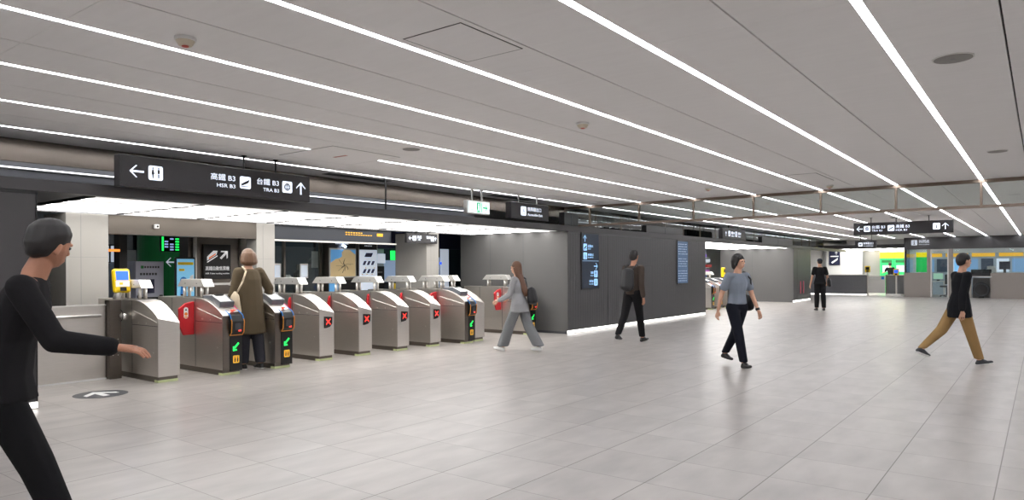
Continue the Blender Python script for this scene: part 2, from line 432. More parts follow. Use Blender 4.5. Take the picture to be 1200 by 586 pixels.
# grey box with fluted facade
def facade(name, ya, yb, lab, doors=()):
    m = MB(); m.box(-10.95, -7.997, ya, yb, .0, 2.164); m.box(-8.0, -7.962, ya, yb, .075, 2.164)
    struct(m.obj(name, M_greywall))
    mb = MB(); y = ya + .004
    while y < yb - .02:
        mb.box(-7.975, -7.955, y, min(y + .097, yb - .003), .078, 2.13); y += .1
    mb.box(-7.975, -7.95, ya, yb, 2.135, 2.163)
    struct(mb.obj('wall_cladding', M_facade))
facade('wall_box', 12.42, 19.95, '')
facade('wall_box_far', 29.1, 31.7, '')
m = MB()
for x in (-9.12, -10.05): m.box(x, x + .005, 12.4185, 12.42, .05, 2.15)
m.box(-9.6, -9.595, 29.0985, 29.1, .05, 2.15)
m.box(-10.95, -7.98, 12.4175, 12.42, 0, .05)
struct(m.obj('trim_8', M_dkgrey))
struct(bx(-22, -10.95, 19.5, 19.6, 0, CEIL).obj('wall_partition', M_dkgrey))
# service doors in the facade
def panel_door(name, lab, y, w_, z0, z1, handles):
    t = thing(name, lab, 'door', (-7.952, y, z0))
    m = MB()
    for yy_ in (0, w_ - .006): m.box(0, .001, yy_, yy_ + .006, 0, z1 - z0)
    m.box(0, .001, 0, w_, z1 - z0 - .006, z1 - z0)
    m.obj('door_gap', M_blackpl, t)
    m = MB(); yk = .012
    while yk < w_ - .05: m.box(0, .003, yk, min(yk + .097, w_ - .01), .006, z1 - z0 - .01); yk += .1
    m.obj('door_leaf', M_facade, t)
    for (hy, hz, hh, mm) in handles: bx(.0045, .04, hy, hy + .03, hz, hz + hh).obj('handle', mm, t, .004)
panel_door('service_door', 'flush tall charcoal service door beside the lit direction board', 14.1, .82, .08, 2.12, [])
panel_door('service_door', 'flush low charcoal service door behind the man with the backpack', 15.63, .78, .08, 1.44, [(.06, .62, .1, M_steel_dk)])
panel_door('equipment_door', 'far charcoal double cabinet door with two pink vertical handle labels', 29.6, 1.7, .08, 2.1,
           [(.42, .25, .5, mat('pink_label', (215, 110, 130), .5)), (.86, .25, .5, mat('pink_label'))])

# ------------------------------------------------------------------ lit boards on the facade
def board(name, lab, y, w_, z0, z1, kind):
    t = thing(name, lab, 'screen', (-7.95, y + w_ / 2, (z0 + z1) / 2), PI / 2)
    h_ = z1 - z0
    bx(-w_ / 2, w_ / 2, -.012, .0, -h_ / 2, h_ / 2).obj('bezel', M_blackpl, t, .003)
    bx(-w_ / 2 + .03, w_ / 2 - .03, -.014, -.0125, -h_ / 2 + .03, h_ / 2 - .03).obj('display', M_scr if kind == 'dir' else mat('screen_face_pale', (84, 104, 130), .2, emit=.35), t)
    yf = -.0145
    if kind == 'dir':
        L = mat('board_blue_white', (150, 195, 235), emit=.9); D = M_scr
        arrow(t, -.24, .49, .15, 90, L, yf)
        icon(t, 'train', -.23, .30, .15, yf, L, D); text(t, '高鐵 B3', -.12, .325, .05, L, yf, 'LEFT'); text(t, 'HSR B3', -.12, .265, .03, L, yf, 'LEFT')
        icon(t, 'wheel', -.23, .11, .15, yf, L, D); text(t, '無障礙出口', -.12, .135, .045, L, yf, 'LEFT', width=.24); text(t, 'Accessible Exit', -.12, .08, .028, L, yf, 'LEFT')
        bx(-.35, .35, yf - .002, yf, -.003, .003).obj('divider', L, t)
        arrow(t, .22, -.115, .16, 0, L, yf)
        icon(t, 'lift', .22, -.285, .15, yf, L, D); text(t, '電梯', .12, -.26, .045, L, yf, 'RIGHT'); text(t, 'Elevator', .12, -.32, .028, L, yf, 'RIGHT')
        icon(t, 'info', .22, -.47, .15, yf, L, D); text(t, '詢問處', .12, -.445, .045, L, yf, 'RIGHT'); text(t, 'Information', .12, -.505, .028, L, yf, 'RIGHT')
    else:
        L = mat('board_pale_text', (150, 172, 198), emit=.45)
        m = MB(); random.seed(5)
        for i in range(16):
            z = h_ / 2 - .12 - i * .067
            if i in (5, 10): continue
            x = -w_ / 2 + .08
            while x < w_ / 2 - .14:
                l = random.uniform(.03, .1); m.box(x, x + l, yf - .002, yf, z, z + .018); x += l + random.uniform(.02, .05)
        m.obj('text_lines', L, t)['kind'] = 'stuff'
board('direction_board', 'tall lit direction board with white arrows on the charcoal facade', 12.935, .77, .92, 2.17, 'dir')
board('information_screen', 'tall pale blue screen of text near the far end of the charcoal facade', 17.9, .745, .94, 2.15, 'txt')

# ------------------------------------------------------------------ hanging signs
def sign(name, lab, loc, rz, w_, h_, items, rods=(), top=CEIL, d=.13, housing=None, cat='sign', rodr=.012, rodm=None):
    t = thing(name, lab, cat, loc, rz)
    bx(-w_ / 2, w_ / 2, 0, d, -h_ / 2, h_ / 2).obj('housing', housing or M_sign, t, .008)
    bx(-w_ / 2 + .02, w_ / 2 - .02, -.003, -.0001, -h_ / 2 + .02, h_ / 2 - .02).obj('face', M_sign, t)
    for rx in rods:
        m = MB(); m.rod((rx, d / 2, h_ / 2), (rx, d / 2, top - loc[2] - .001), rodr); m.rod((rx, d / 2, top - loc[2] - .014), (rx, d / 2, top - loc[2] - .001), rodr * 2.6)
        m.obj('suspension_rod', rodm or M_black, t)
    for it in items:
        k = it[0]
        if k == 'a': arrow(t, it[1], it[2], it[3], it[4], M_lit, -.0035)
        elif k == 'i': icon(t, it[1], it[2], it[3], it[4], -.0035)
        elif k == 't': text(t, it[1], it[2], it[3], it[4], M_lit, -.0035, it[5] if len(it) > 5 else 'CENTER', width=it[6] if len(it) > 6 else None)
    return t
sign('hanging_sign', 'long dark hanging sign with toilet pictogram and arrows, above the near gates', (-7.7, 4.546, 2.43), PI / 2, 2.39, .335,
     [('a', -1.02, 0, .15, 180), ('i', 'toilet', -.82, 0, .155), ('t', '高鐵 B3', .13, .035, .062, 'RIGHT', .31), ('t', 'HSR B3', .13, -.058, .045, 'RIGHT', .235), ('i', 'train', .255, 0, .145),
      ('t', '台鐵 B3', .73, .035, .062, 'RIGHT', .31), ('t', 'TRA B3', .73, -.058, .045, 'RIGHT', .225), ('i', 'round', .845, 0, .145), ('a', 1.05, 0, .16, 90)], rods=(.28, .72))
sign('hanging_sign', 'long dark hanging sign with an information pictogram, in front of the booth', (-3.069, 21.6, 2.46), 0, 2.39, .335,
     [('a', -1.04, 0, .16, 180), ('i', 'round', -.85, 0, .16), ('t', '台鐵 B3', -.565, .04, .075, 'CENTER', .33), ('t', 'TRA B3', -.595, -.058, .05, 'CENTER', .26), ('i', 'train', -.253, 0, .16),
      ('t', '高鐵 B3', .03, .04, .075, 'CENTER', .33), ('t', 'HSR B3', 0, -.058, .05, 'CENTER', .27), ('i', 'info', .82, .01, .165), ('a', 1.02, .01, .17, 90)], rods=(-.76, -.14, .64))
sign('hanging_sign', 'small dark hanging sign with wheelchair pictogram above the gate header', (-7.86, 10.95, 2.475), PI / 2, 1.24, .31,
     [('i', 'wheel', -.23, 0, .17), ('t', '無障礙出口', .13, .045, .062, 'CENTER', .45), ('t', 'Accessible Exit', .15, -.055, .05, 'CENTER', .5)], rods=(-.3, .3), rodm=M_alu)
sign('hanging_sign', 'far dark hanging sign with two pictograms above the second gate opening', (-7.98, 22.5, 2.47), PI / 2, 2.2, .34,
     [('a', -.8, 0, .15, 90), ('i', 'train', -.5, .01, .17), ('t', '高鐵 B3', -.2, .04, .07, 'CENTER', .3), ('t', 'HSR B3', -.2, -.055, .045, 'CENTER', .24), ('i', 'round', .12, .01, .17), ('t', '台鐵 B3', .42, .04, .07, 'CENTER', .3), ('t', 'TRA B3', .42, -.055, .045, 'CENTER', .24)], rods=(-.4, .5))
sign('hanging_sign', 'tiny dark hanging sign with white lettering left of the booth fascia', (-5.68, 31, 2.31), 0, .78, .31,
     [('i', 'card', -.19, 0, .15), ('t', '無障礙出口', .1, .04, .07, 'CENTER', .36), ('t', 'Accessible Exit', .1, -.055, .04, 'CENTER', .36)], rods=(-.2, .2))
ex = sign('exit_sign', 'lit white emergency exit sign with green running figure and arrow', (-7.86, 9.40, 2.45), PI / 2, .61, .23, [], rods=(-.13, .13), housing=M_steel_lt, d=.09, rodr=.016, rodm=M_alu)
bx(-.285, .285, -.006, -.0035, -.095, .095).obj('lit_face', mat('exit_white', (225, 242, 245), emit=1.2), ex)
G_ = mat('exit_green', (20, 170, 110), emit=.7)
m = MB(); flat([(-.06, -.085), (.03, -.085), (.03, .085), (-.06, .085)], -.007, .001, m); o_ = m.obj('door_symbol', G_, ex)
m = MB(); flat(disc(-.015, .055, .014), -.009, .001, m); flat([(-.035, .035), (.0, .038), (.012, -.01), (.022, -.07), (.008, -.07), (-.008, -.02), (-.04, -.075), (-.05, -.065), (-.022, -.01)], -.009, .001, m); m.obj('running_figure', mat('exit_white'), ex)
m = MB(); flat([(.052, -.085), (.075, -.085), (.075, .085), (.052, .085)], -.007, .001, m); m.obj('door_edge', G_, ex)
arrow(ex, .17, 0, .13, 0, G_, -.007, style='bold')
text(ex, 'EXIT', -.19, -.05, .03, G_, -.007)

# dark boxes standing on the header
for (ya, yb, z1, lab) in ((16.1, 18.3, 2.47, 'dark box lying on the header above the facade screens'), (25.2, 29.0, 2.5, 'long dark box on the header left of the far short facade'), (12.3, 12.85, 2.56, 'dark box on the header beside the wheelchair sign')):
    t = thing('equipment_box', lab, 'box', (-8.32, (ya + yb) / 2, 2.285))
    L_ = (yb - ya) / 2
    bx(.22, .36, -L_, L_, 0, z1 - 2.285).obj('casing', M_blackpl, t, .01)
    bx(.36, .365, -.01, .01, .01, z1 - 2.30).obj('joint', M_dkgrey, t)
# hanging rod by the fascia
for (x, y, lab) in ((-8.3, 7.37, 'thin black rod dropping from the ceiling to the gate header'),):
    m = MB(); m.rod((0, 0, 0), (0, 0, CEIL - 2.285), .014); m.rod((0, 0, CEIL - 2.30), (0, 0, CEIL - 2.285), .03); o = m.obj('ceiling_rod', M_black); o.location = (x + .28, y, 2.285); tag(o, lab, 'rod')
# inner strip behind the fascia
t = thing('linear_light', 'white LED line in the gate area ceiling seen under the polished fascia', 'ceiling light', (-10.43, 0, 2.70))
bx(-.02, .02, -2, 12.3, -.012, -.001).obj('diffuser', mat('led_dim', (245, 248, 255), emit=2.5), t); bx(-.058, -.021, -2, 12.3, -.02, -.001).obj('channel', M_alu, t)

# ------------------------------------------------------------------ ceiling fittings
def round_fit(kind, x, y, lab, r=.12):
    if kind == 'speaker':
        t = thing('ceiling_speaker', lab, 'speaker', (x, y, CEIL))
        m = MB(); m.rod((0, 0, -.006), (0, 0, 0), r); m.obj('rim', M_white, t)
        m = MB(); m.rod((0, 0, -.009), (0, 0, -.0065), r * .9, n=24); m.obj('grille', mat('speaker_grille', (150, 148, 145), .7), t)
        m = MB(); m.rod((0, 0, -.0105), (0, 0, -.0095), r * .12); m.obj('centre_cap', M_grey, t)
    else:
        t = thing('smoke_detector', lab, 'smoke detector', (x, y, CEIL))
        m = MB(); m.rod((0, 0, -.02), (0, 0, 0), .062, n=20); m.obj('base', M_paper, t, .003)
        m = MB(); m.rod((0, 0, -.05), (0, 0, -.0205), .038, .055, n=20); m.obj('head', mat('detector_ivory', (216, 206, 186), .5), t, .003)
        m = MB(); m.rod((0, 0, -.056), (0, 0, -.0505), .02, n=12); m.obj('sensor', mat('sensor_red', (200, 70, 50), .5), t)
round_fit('speaker', -.474, 5.50, 'large round grey ceiling speaker near the right corner, the nearer one', .125)
round_fit('speaker', -.433, 10.24, 'round grey ceiling speaker near the right edge, the further one', .11)
round_fit('speaker', -5.83, 5.757, 'round beige ceiling speaker beside the square access panel', .11)
round_fit('smoke', -4.10, 2.164, 'white smoke detector with red mark, nearest to the camera')
round_fit('smoke', -3.508, 5.75, 'white smoke detector in the middle of the ceiling')
round_fit('smoke', -4.618, 11.72, 'white smoke detector just before the glass barrier, left of the pair')
round_fit('smoke', -2.87, 12.66, 'white smoke detector just before the glass barrier, right of the pair')
def access(x0, x1, y0, y1, lab, mk=False):
    t = thing('access_panel', lab, 'access panel', ((x0 + x1) / 2, (y0 + y1) / 2, CEIL))
    a, b = (x1 - x0) / 2, (y1 - y0) / 2
    bx(-a, a, -b, b, -.003, .0).obj('panel', M_ceil, t)
    m = MB(); e = .008
    m.box(-a - e, a + e, -b - e, -b, -.002, 0); m.box(-a - e, a + e, b, b + e, -.002, 0); m.box(-a - e, -a, -b, b, -.002, 0); m.box(a, a + e, -b, b, -.002, 0)
    m.obj('edge_joint', M_groove, t)
    if mk: bx(-.12, .12, -.02, .02, -.0045, -.003).obj('red_mark', mat('faint_red_mark', (190, 120, 110), .6), t)
access(-7.38, -6.38, 5.07, 6.09, 'square ceiling access panel with a faint red mark above the long toilet sign', True)
access(-3.08, -2.63, 2.99, 3.57, 'small square ceiling access panel between two strip lights near the camera')
access(-3.1, -2.66, 10.9, 12.0, 'pale ceiling access panel just before the glass barrier')
for (x, y, l, lab) in ((-8.28, 7.05, 1.2, 'dark slot vent at the ceiling edge above the gates, nearer one'), (-8.28, 10.9, 1.3, 'dark slot vent at the ceiling edge above the wheelchair sign'), (-3.3, 22.0, .4, 'small dark ceiling vent past the barrier')):
    t = thing('ceiling_vent', lab, 'vent', (x, y, CEIL))
    bx(-.09, .09, -l / 2, l / 2, -.004, 0).obj('frame', M_black, t)
    m = MB()
    for q in (-.05, 0, .05): m.box(q - .008, q + .008, -l / 2 + .02, l / 2 - .02, -.008, -.0045)
    m.obj('louvre', M_dkgrey, t)

# ------------------------------------------------------------------ floor arrow
t = thing('floor_marking', 'dark round floor sticker with a pale arrow in front of the fence', 'floor marking', (-8.33, 3.42, 0.0005))
m = MB(); m.prism(disc(0, 0, .27, 40), 'z', 0, .001); m.obj('disc', M_dkgrey, t)
m = MB()
for poly in ([(.15, -.035), (.15, .035), (-.12, .035), (-.12, -.035)], [(-.2, 0), (-.02, .17), (.07, .17), (-.1, 0)], [(-.2, 0), (-.1, 0), (.07, -.17), (-.02, -.17)]): m.prism(poly, 'z', .0011, .0018)
m.obj('arrow', M_paper, t)

# ------------------------------------------------------------------ fence and card reader post
t = thing('steel_fence', 'stainless steel fence panel with a handrail left of the first gate', 'fence', (-9.45, 2.2, 0))
bx(-.03, .0, 0, 1.74, .02, .93).obj('panel', M_steel, t, .003)
bx(-.045, .015, 0, 1.74, .93, .945).obj('top_cap', M_steel_lt, t)
bx(-.04, .02, 0, 1.74, 0, .02).obj('base_strip', M_white, t)
m = MB(); m.rod((.06, .1, .81), (.06, 1.66, .81), .018); m.rod((.06, 1.6, .81), (0, 1.6, .81), .012); m.rod((.06, .3, .81), (0, .3, .81), .012); m.obj('handrail', M_steel_lt, t, smooth=True)
t = thing('card_reader', 'yellow card reader with a blue screen on a steel post by the fence', 'card reader', (-9.42, 4.02, 0))
bx(-.08, .06, -.07, .075, 0, 1.0).obj('post', M_steel_dk, t, .005)
m = MB()
for zz in (.3, .5): 
    for s in (-.03, .03): m.rod((.06, s, zz), (.064, s, zz), .006)
m.obj('bolt', M_steel_lt, t)
m = MB(); m.rod((-.01, .04, 1.0), (-.01, .07, 1.1), .045); m.obj('neck', M_alu, t, smooth=True)
h = bx(-.05, .03, -.105, .105, -.16, .15).obj('reader_body', M_yellow, t, .03); h.location = (.0, .10, 1.245); h.rotation_euler = (0, -.15, 0)
bx(.0305, .033, -.075, .075, .0, .115).obj('screen', M_bluelit, h)
bx(.0305, .033, -.085, .085, -.085, -.01).obj('keypad_label', M_paper, h)
bx(.0305, .034, -.04, .0, -.06, -.03).obj('contact_symbol', M_amber, h)
bx(.0305, .04, -.035, .04, -.14, -.092).obj('slot', M_blackpl, h)
m = MB(); m.rod((.04, .08, .80), (.12, .1, .78), .035); m.obj('knob', M_steel_lt, t, smooth=True)
m = MB(); m.tube([(.06 + .07 * math.cos(a), .06, .80 + .07 * math.sin(a)) for a in [math.radians(q) for q in range(-100, 110, 20)]], .006); m.obj('cable_loop', M_blackpl, t)

# ------------------------------------------------------------------ ticket gates.  local frame: x = 0 at the front face, body runs to -x, y centred
PROF = [(0, .785), (-.06, .83), (-.14, .875), (-.24, .92), (-.35, .96), (-.46, .985), (-.58, .998), (-.7, 1.0)]
def gate_common(t, W, L, front_drop):
    h = W / 2
    a = [(0, .07)] + PROF + [(-L, 1.0), (-L, .07)]
    b = [(0, .07)] + [(x, z - front_drop * max(0, 1 + x / .5) * (1 if x > -.5 else 0)) for x, z in PROF] + [(-L, 1.0), (-L, .07)]
    m = MB(); m.prism(a, 'y', -h, h, b); body = m.obj('cabinet', M_steel, t, .004)
    bx(-L + .02, -.03, -h + .015, h - .015, 0, .07).obj('plinth', M_steel_dk, t)
    m = MB(); m.box(-.12, -.025, -h + .012, h - .012, .0, .03); m.obj('glow_strip', M_glow, t)
    m = MB()
    for s in (-1, 1):
        y = s * (h + .0015)
        m.box(-.66, -.01, min(y, y - s * .002), max(y, y - s * .002), .684, .690)
        m.box(-.675, -.667, min(y, y - s * .002), max(y, y - s * .002), .08, .99)
        m.box(-1.3, -1.292, min(y, y - s * .002), max(y, y - s * .002), .08, .99)
    m.obj('panel_joint', M_dkgrey, t)
    m = MB()
    for s in (-1, 1):
        y = s * (h + .003)
        m.rod((-.62, y, .86), (-.02, y, .735), .004, n=5)
    m.obj('crease', M_steel_lt, t)
    m = MB()
    for x, z in ((-.12, .36), (-.3, .715), (-.5, .715)): m.rod((x, -h - .004, z), (x, h + .004, z), .007, n=8)
    m.obj('lock', M_steel_lt, t)
    # sensor bridge
    br = MB(); br.prism([(-.55, 1.145), (-.63, 1.25), (-1.16, 1.25), (-1.27, 1.145)], 'y', -.075, .075); bo = br.obj('sensor_bridge', M_steel_lt, t, .004)
    br = MB()
    for x in (-.75, -1.05):
        br.rod((x, -.0765, 1.19), (x, .0765, 1.19), .008)
    br.obj('sensor', M_dkgrey, bo)
    for x in (-.68, -1.14):
        for y in (-.035, .035):
            q = MB(); q.rod((x, y, .999), (x, y, 1.146), .022, n=12); q.obj('bridge_post', M_steel_lt, t, smooth=True)
    bx(-1.25, -.6, -h * .8, h * .8, 1.0, 1.004).obj('top_plate', M_steel_dk, t)
def flap(t, side, W, open_=False, x=-.72):
    s = side; h = W / 2
    m = MB()
    e = .21 if not open_ else .04
    pts = [(s * h, .95), (s * (h + e * .55), .93), (s * (h + e), .86), (s * (h + e * .93), .62), (s * (h + e * .7), .5), (s * h, .50)]
    m.prism(pts, 'x', x - .02, x + .02); f = m.obj('flap', M_red, t, .008)
    if not open_:
        m = MB(); m.prism([(s * (h + e * .55) + p[0], .8 + p[1]) for p in rrect(0, 0, .06, .15, .028)], 'x', x + .0205, x + .022); st = m.obj('warning_sticker', M_paper, f)
        m = MB(); m.prism([(s * (h + e * .55) + p[0], .785 + p[1]) for p in disc(0, 0, .022)], 'x', x + .0222, x + .0235); m.prism([(s * (h + e * .55) - .02, .735), (s * (h + e * .55) + .02, .735), (s * (h + e * .55) + .02, .752), (s * (h + e * .55) - .02, .752)], 'x', x + .0222, x + .0235); m.obj('sticker_symbol', mat('sticker_orange', (235, 130, 30), .5), st)
        m = MB(); m.prism([(s * (h + e * .55) - .015, .83), (s * (h + e * .55) + .015, .83), (s * (h + e * .55), .86)], 'x', x + .0222, x + .0235); m.obj('sticker_triangle', M_blackpl, st)
def gate_exit(name, lab, loc, disp=True, W=.27, L=1.65, flaps=(1, -1), group=None):
    t = thing(name, lab, 'ticket gate', loc, 0, group)
    gate_common(t, W, L, .065)
    if disp:
        y0 = -.05
        m = MB(); m.prism([(y0, .665), (y0 + .145, .655), (y0 + .14, .55), (y0 + .1, .505), (y0 + .03, .49), (y0, .49)], 'x', .001, .012); d = m.obj('display', M_blackpl, t)
        m = MB(); cy, cz = y0 + .068, .585
        for sg in (1, -1):
            m.prism([(cy - .04, cz - sg * .04 - .011), (cy - .04, cz - sg * .04 + .011), (cy + .04, cz + sg * .04 + .011), (cy + .04, cz + sg * .04 - .011)], 'x', .0125, .0145)
        m.obj('red_cross', M_redlit, d)
    for s in flaps: flap(t, s, W, disp)
    return t
def gate_entry(name, lab, loc, W=.27, L=1.7, flaps=(1, -1), group=None, blue=False, openf=False):
    t = thing(name, lab, 'ticket gate', loc, 0, group)
    h = W / 2
    gate_common(t, W, L, .01)
    # black reader column standing on the front face, to the +y side
    ya, yb = -h + .095, h + .002
    m = MB(); m.prism([(0, .05), (.012, .05), (.012, .52), (0, .52)], 'y', ya, yb); blk = m.obj('front_panel', M_blackpl, t)
    m = MB(); m.prism([(-.10, .842), (.02, .78), (.06, .70), (.05, .56), (.012, .52), (0, .52), (0, .76)], 'y', ya, yb); rd = m.obj('reader_head', M_blackpl, t, .006)
    m = MB(); m.prism([(.0, .07), (.006, .07), (.006, .77), (.0, .77)], 'y', -h, ya - .001); m.obj('corner_strip', M_steel_dk, t)
    for y in (ya, yb):
        m = MB(); m.tube([(.022, y, .782), (.064, y, .70), (.053, y, .558), (.014, y, .518)], .0055); m.obj('orange_trim', M_orange, t)
    m = MB(); m.tube([(.014, ya, .518), (.014, yb, .518)], .0055); m.obj('orange_trim', M_orange, t)
    for y in (ya, yb):
        m = MB(); m.tube([(-.10, y, .845), (.0225, y, .783), (.05, y, .728)], .006); m.obj('blue_trim', M_bluetrim, t)
    m = MB(); m.tube([(-.10, yb, .847), (-.24, yb, .925)], .006); m.obj('pink_trim', M_pink, t)
    cy = (ya + yb) / 2
    m = MB(); m.prism([(cy + p[0], .63 + p[1]) for p in rrect(0, 0, .085, .09, .02)], 'x', .058, .064); m.obj('card_pad', M_dkgrey, rd)
    m = MB(); m.prism([(cy + .01, .568), (cy + .045, .568), (cy + .045, .590), (cy + .01, .590)], 'x', .054, .062); m.obj('red_light', M_redlit, rd)
    m = MB(); m.prism([(cy - .02, .835), (cy + .02, .835), (cy + .02, .85), (cy - .02, .85)], 'x', -.09, -.04); m.obj('indicator', mat('indicator_red', (230, 80, 60), emit=.8), rd)
    m = MB(); c0, z0 = cy, .36
    for poly in ([(.045, .045), (.028, .06), (-.03, .0), (-.012, -.016)], [(-.045, -.05), (.012, -.045), (.005, -.025), (-.025, -.027)], [(-.045, -.05), (-.025, -.027), (-.024, .008), (-.045, .012)]):
        m.prism([(c0 + p[0], z0 + p[1]) for p in poly], 'x', .0125, .0145)
    m.obj('green_arrow', M_greenlit, blk)
    m = MB(); m.prism([(cy + p[0], .20 + p[1]) for p in rrect(0, 0, .09, .1, .012)], 'x', .0125, .014); am = m.obj('pictogram', M_amber, blk)
    m = MB()
    for q in (-.018, .018):
        m.prism([(cy + q - .008, .165), (cy + q + .008, .165), (cy + q + .012, .215), (cy + q - .006, .215)], 'x', .0141, .0152); m.prism([(cy + q + p[0], .228 + p[1]) for p in disc(0, 0, .008, 8)], 'x', .0141, .0152)
    m.obj('figure', M_blackpl, am)
    # ticket slot unit on the curved top
    m = MB(); m.prism([(-.16, .875), (-.14, .955), (-.34, 1.035), (-.58, 1.03), (-.60, .99), (-.3, .93)], 'y', -h + .05, h - .01); tk = m.obj('ticket_unit', mat('ticket_unit_grey', (96, 100, 106), .35, .3), t, .01)
    m = MB(); m.prism([(-.155, .958), (-.35, 1.038), (-.55, 1.034), (-.55, 1.038), (-.35, 1.043), (-.155, .962)], 'y', -h + .06, h - .05); m.obj('white_top', M_paper, tk)
    m = MB(); m.box(-.4, -.3, -h + .08, h - .07, 1.036, 1.048); m.obj('ticket_slot', M_blackpl, tk)
    if blue:
        m = MB(); m.prism([(-.36, .83), (-.22, .83), (-.22, .945), (-.36, .945)], 'y', -h - .004, -h - .001); b_ = m.obj('wheelchair_sticker', mat('sticker_blue', (30, 100, 200), .5), t)
        m = MB(); m.prism([(-.3 + p[0], .925 + p[1]) for p in disc(0, 0, .01, 8)], 'y', -h - .006, -h - .0045)
        m.prism([(-.31, .91), (-.295, .91), (-.285, .88), (-.26, .85), (-.27, .843), (-.31, .875)], 'y', -h - .006, -h - .0045); m.prism([(-.305 + p[0], .862 + p[1]) for p in disc(0, 0, .02, 12)], 'y', -h - .006, -h - .0045)
        m.obj('wheelchair_symbol', M_paper, b_)
    for s in flaps: flap(t, s, W, openf)
    return t
G1 = 'row of steel ticket gates'
gate_exit('ticket_gate', 'plain steel ticket gate with no display, first in the row beside the yellow card reader', (-8.56, 4.30, 0), False, flaps=(1,), group=G1)
gate_entry('ticket_gate', 'steel ticket gate with black card reader front, left of the woman in the olive coat', (-8.47, 5.085, 0), group=G1)
gate_entry('ticket_gate', 'steel gate with black card reader front, under the hand of the woman in olive', (-8.47, 5.86, 0), group=G1, openf=True)
gate_exit('ticket_gate', 'steel ticket gate with a red cross, directly right of the woman in the olive coat', (-8.64, 6.74, 0), group=G1)
gate_exit('ticket_gate', 'steel ticket gate with a red cross, second in the run of four crosses', (-8.63, 7.49, 0), group=G1)
gate_exit('ticket_gate', 'steel ticket gate with a red cross, third in the run of four crosses', (-8.64, 8.33, 0), group=G1)
gate_exit('ticket_gate', 'steel ticket gate with a red cross, last in the run of four crosses', (-8.64, 9.12, 0), group=G1)
gate_entry('ticket_gate', 'steel ticket gate with black card reader front, right of the four red crosses', (-8.47, 9.85, 0), flaps=(-1,), group=G1)
gate_exit('ticket_gate', 'plain steel ticket gate half hidden behind the fourth card reader gate', (-8.58, 10.28, 0), False, flaps=(), group=G1)
gate_entry('ticket_gate', 'steel ticket gate with blue wheelchair sticker beside the grey wall', (-8.55, 11.93, 0), L=1.75, flaps=(-1,), group=G1, blue=True)
G2 = 'far row of steel ticket gates'
for i, y in enumerate((22.55, 23.3, 24.05)):
    gate_entry('ticket_gate', ['nearest', 'second', 'third'][i] + ' steel ticket gate in the far opening past the charcoal facade', (-8.75, y, 0), group=G2)

# ------------------------------------------------------------------ hall behind the near gates
struct(bx(-16.2, -16.0, 8.6, 19.5, 0, CEIL).obj('wall_hall', M_teal))
struct(bx(-19.2, -19.0, Y0, 8.6, 0, CEIL).obj('wall_hall_back', M_grey))
t = thing('steel_clad_wall', 'stainless steel clad pier carrying the black ticket machine sign', 'wall panel', (-12.05, 6.4, 0))
bx(-.3, 0, 0, 1.5, 0, CEIL).obj('cladding', M_steel_dk, t)
m = MB(); m.rod((.04, .1, 0), (.04, .1, CEIL), .035); m.rod((.03, 1.08, 0), (.03, 1.08, CEIL), .11); m.obj('edge_column', M_steel_lt, t, smooth=True)
bx(.0, .03, .14, .9, 1.10, 1.14).obj('rail', M_steel_lt, t)
t = thing('wall_sign', 'black square sign with train and arrow above two rows of white lettering', 'sign', (-11.99, 6.915, 1.525), PI / 2)
bx(-.26, .26, 0, .05, -.315, .315).obj('panel', M_blackpl, t)
TW = mat('sign_white_print', (225, 225, 225), .5, emit=.55)
arrow(t, .13, .13, .2, 45, TW, -.001, style='bold')
m = MB(); flat([(-.2, .02), (-.02, .13), (.0, .2), (-.08, .2), (-.2, .09)], -.001, .002, m); flat([(-.2, .0), (-.2, -.02), (.0, .1), (.0, .12)], -.001, .002, m); tr_ = m.obj('train_symbol', TW, t)
m = MB(); flat([(-.17, .045), (-.04, .13), (-.03, .16), (-.17, .075)], -.0035, .001, m); m.obj('orange_stripe', mat('orange_print', (235, 110, 40), .5, emit=.4), tr_)
text(t, '高鐵自動售票機', 0, -.12, .06, TW, width=.46); text(t, 'HSR Ticket vending machine', 0, -.21, .028, TW, width=.46)
t = thing('green_pillar', 'deep green round pillar with a pale arrow behind the ticket gates', 'pillar', (-15.6, 7.75, 0))
m = MB(); m.rod((0, 0, 0), (0, 0, CEIL), .55, n=40); sh = m.obj('shaft', M_green, t, smooth=False)
a = thing('pillar_arrow', None, None); a.parent = t; a.location = (.56, .0, 1.55); a.rotation_euler = (0, 0, PI / 2)
arrow(a, -.15, 0, .22, 180, M_litdim, 0)
m = MB()
for i in range(5): flat([(.0 + i * .07, -.03), (.05 + i * .07, -.03), (.05 + i * .07, .03), (.0 + i * .07, .03)], 0, .002, m)
m.obj('lettering', M_litdim, a)
t = thing('departure_display', 'tilted departure display with green and white rows in front of the green pillar', 'display', (-13.0, 6.74, 1.86), PI / 2)
t.scale = (1.7, 1, 1.25)
bx(-.21, .21, 0, .06, -.11, .12).obj('casing', M_blackpl, t, .005)
m = MB()
for i in range(6):
    for j in range(5):
        if (i * 7 + j * 3) % 4: flat(rrect(-.15 + i * .06, -.08 + j * .04, .04, .02, .004), -.001, .002, m)
m.obj('text_rows', mat('display_white', (150, 165, 220), emit=1.1), t)['kind'] = 'stuff'
m = MB()
for j in range(5): flat(rrect(-.03, -.08 + j * .04, .04, .022, .004), -.004, .002, m)
flat([(-.2, -.1), (-.18, -.1), (-.18, .11), (-.2, .11)], -.004, .002, m)
m.obj('green_rows', M_greenlit, t)['kind'] = 'stuff'
m = MB(); m.rod((0, .03, .12), (0, .03, (CEIL - 1.861) / 1.25), .015); m.obj('suspension_rod', M_black, t)
t = thing('service_kiosk', 'pale lilac kiosk panel with dark lettering below the green pillar', 'kiosk', (-12.3, 5.85, 0), PI / 2)
bx(-.24, .24, 0, .35, 0, 1.53).obj('body', M_lilac, t, .01)
m = MB(); flat(rrect(-.13, 1.43, .05, .05, .01), -.001, .002, m); m.obj('green_logo', M_green, t)
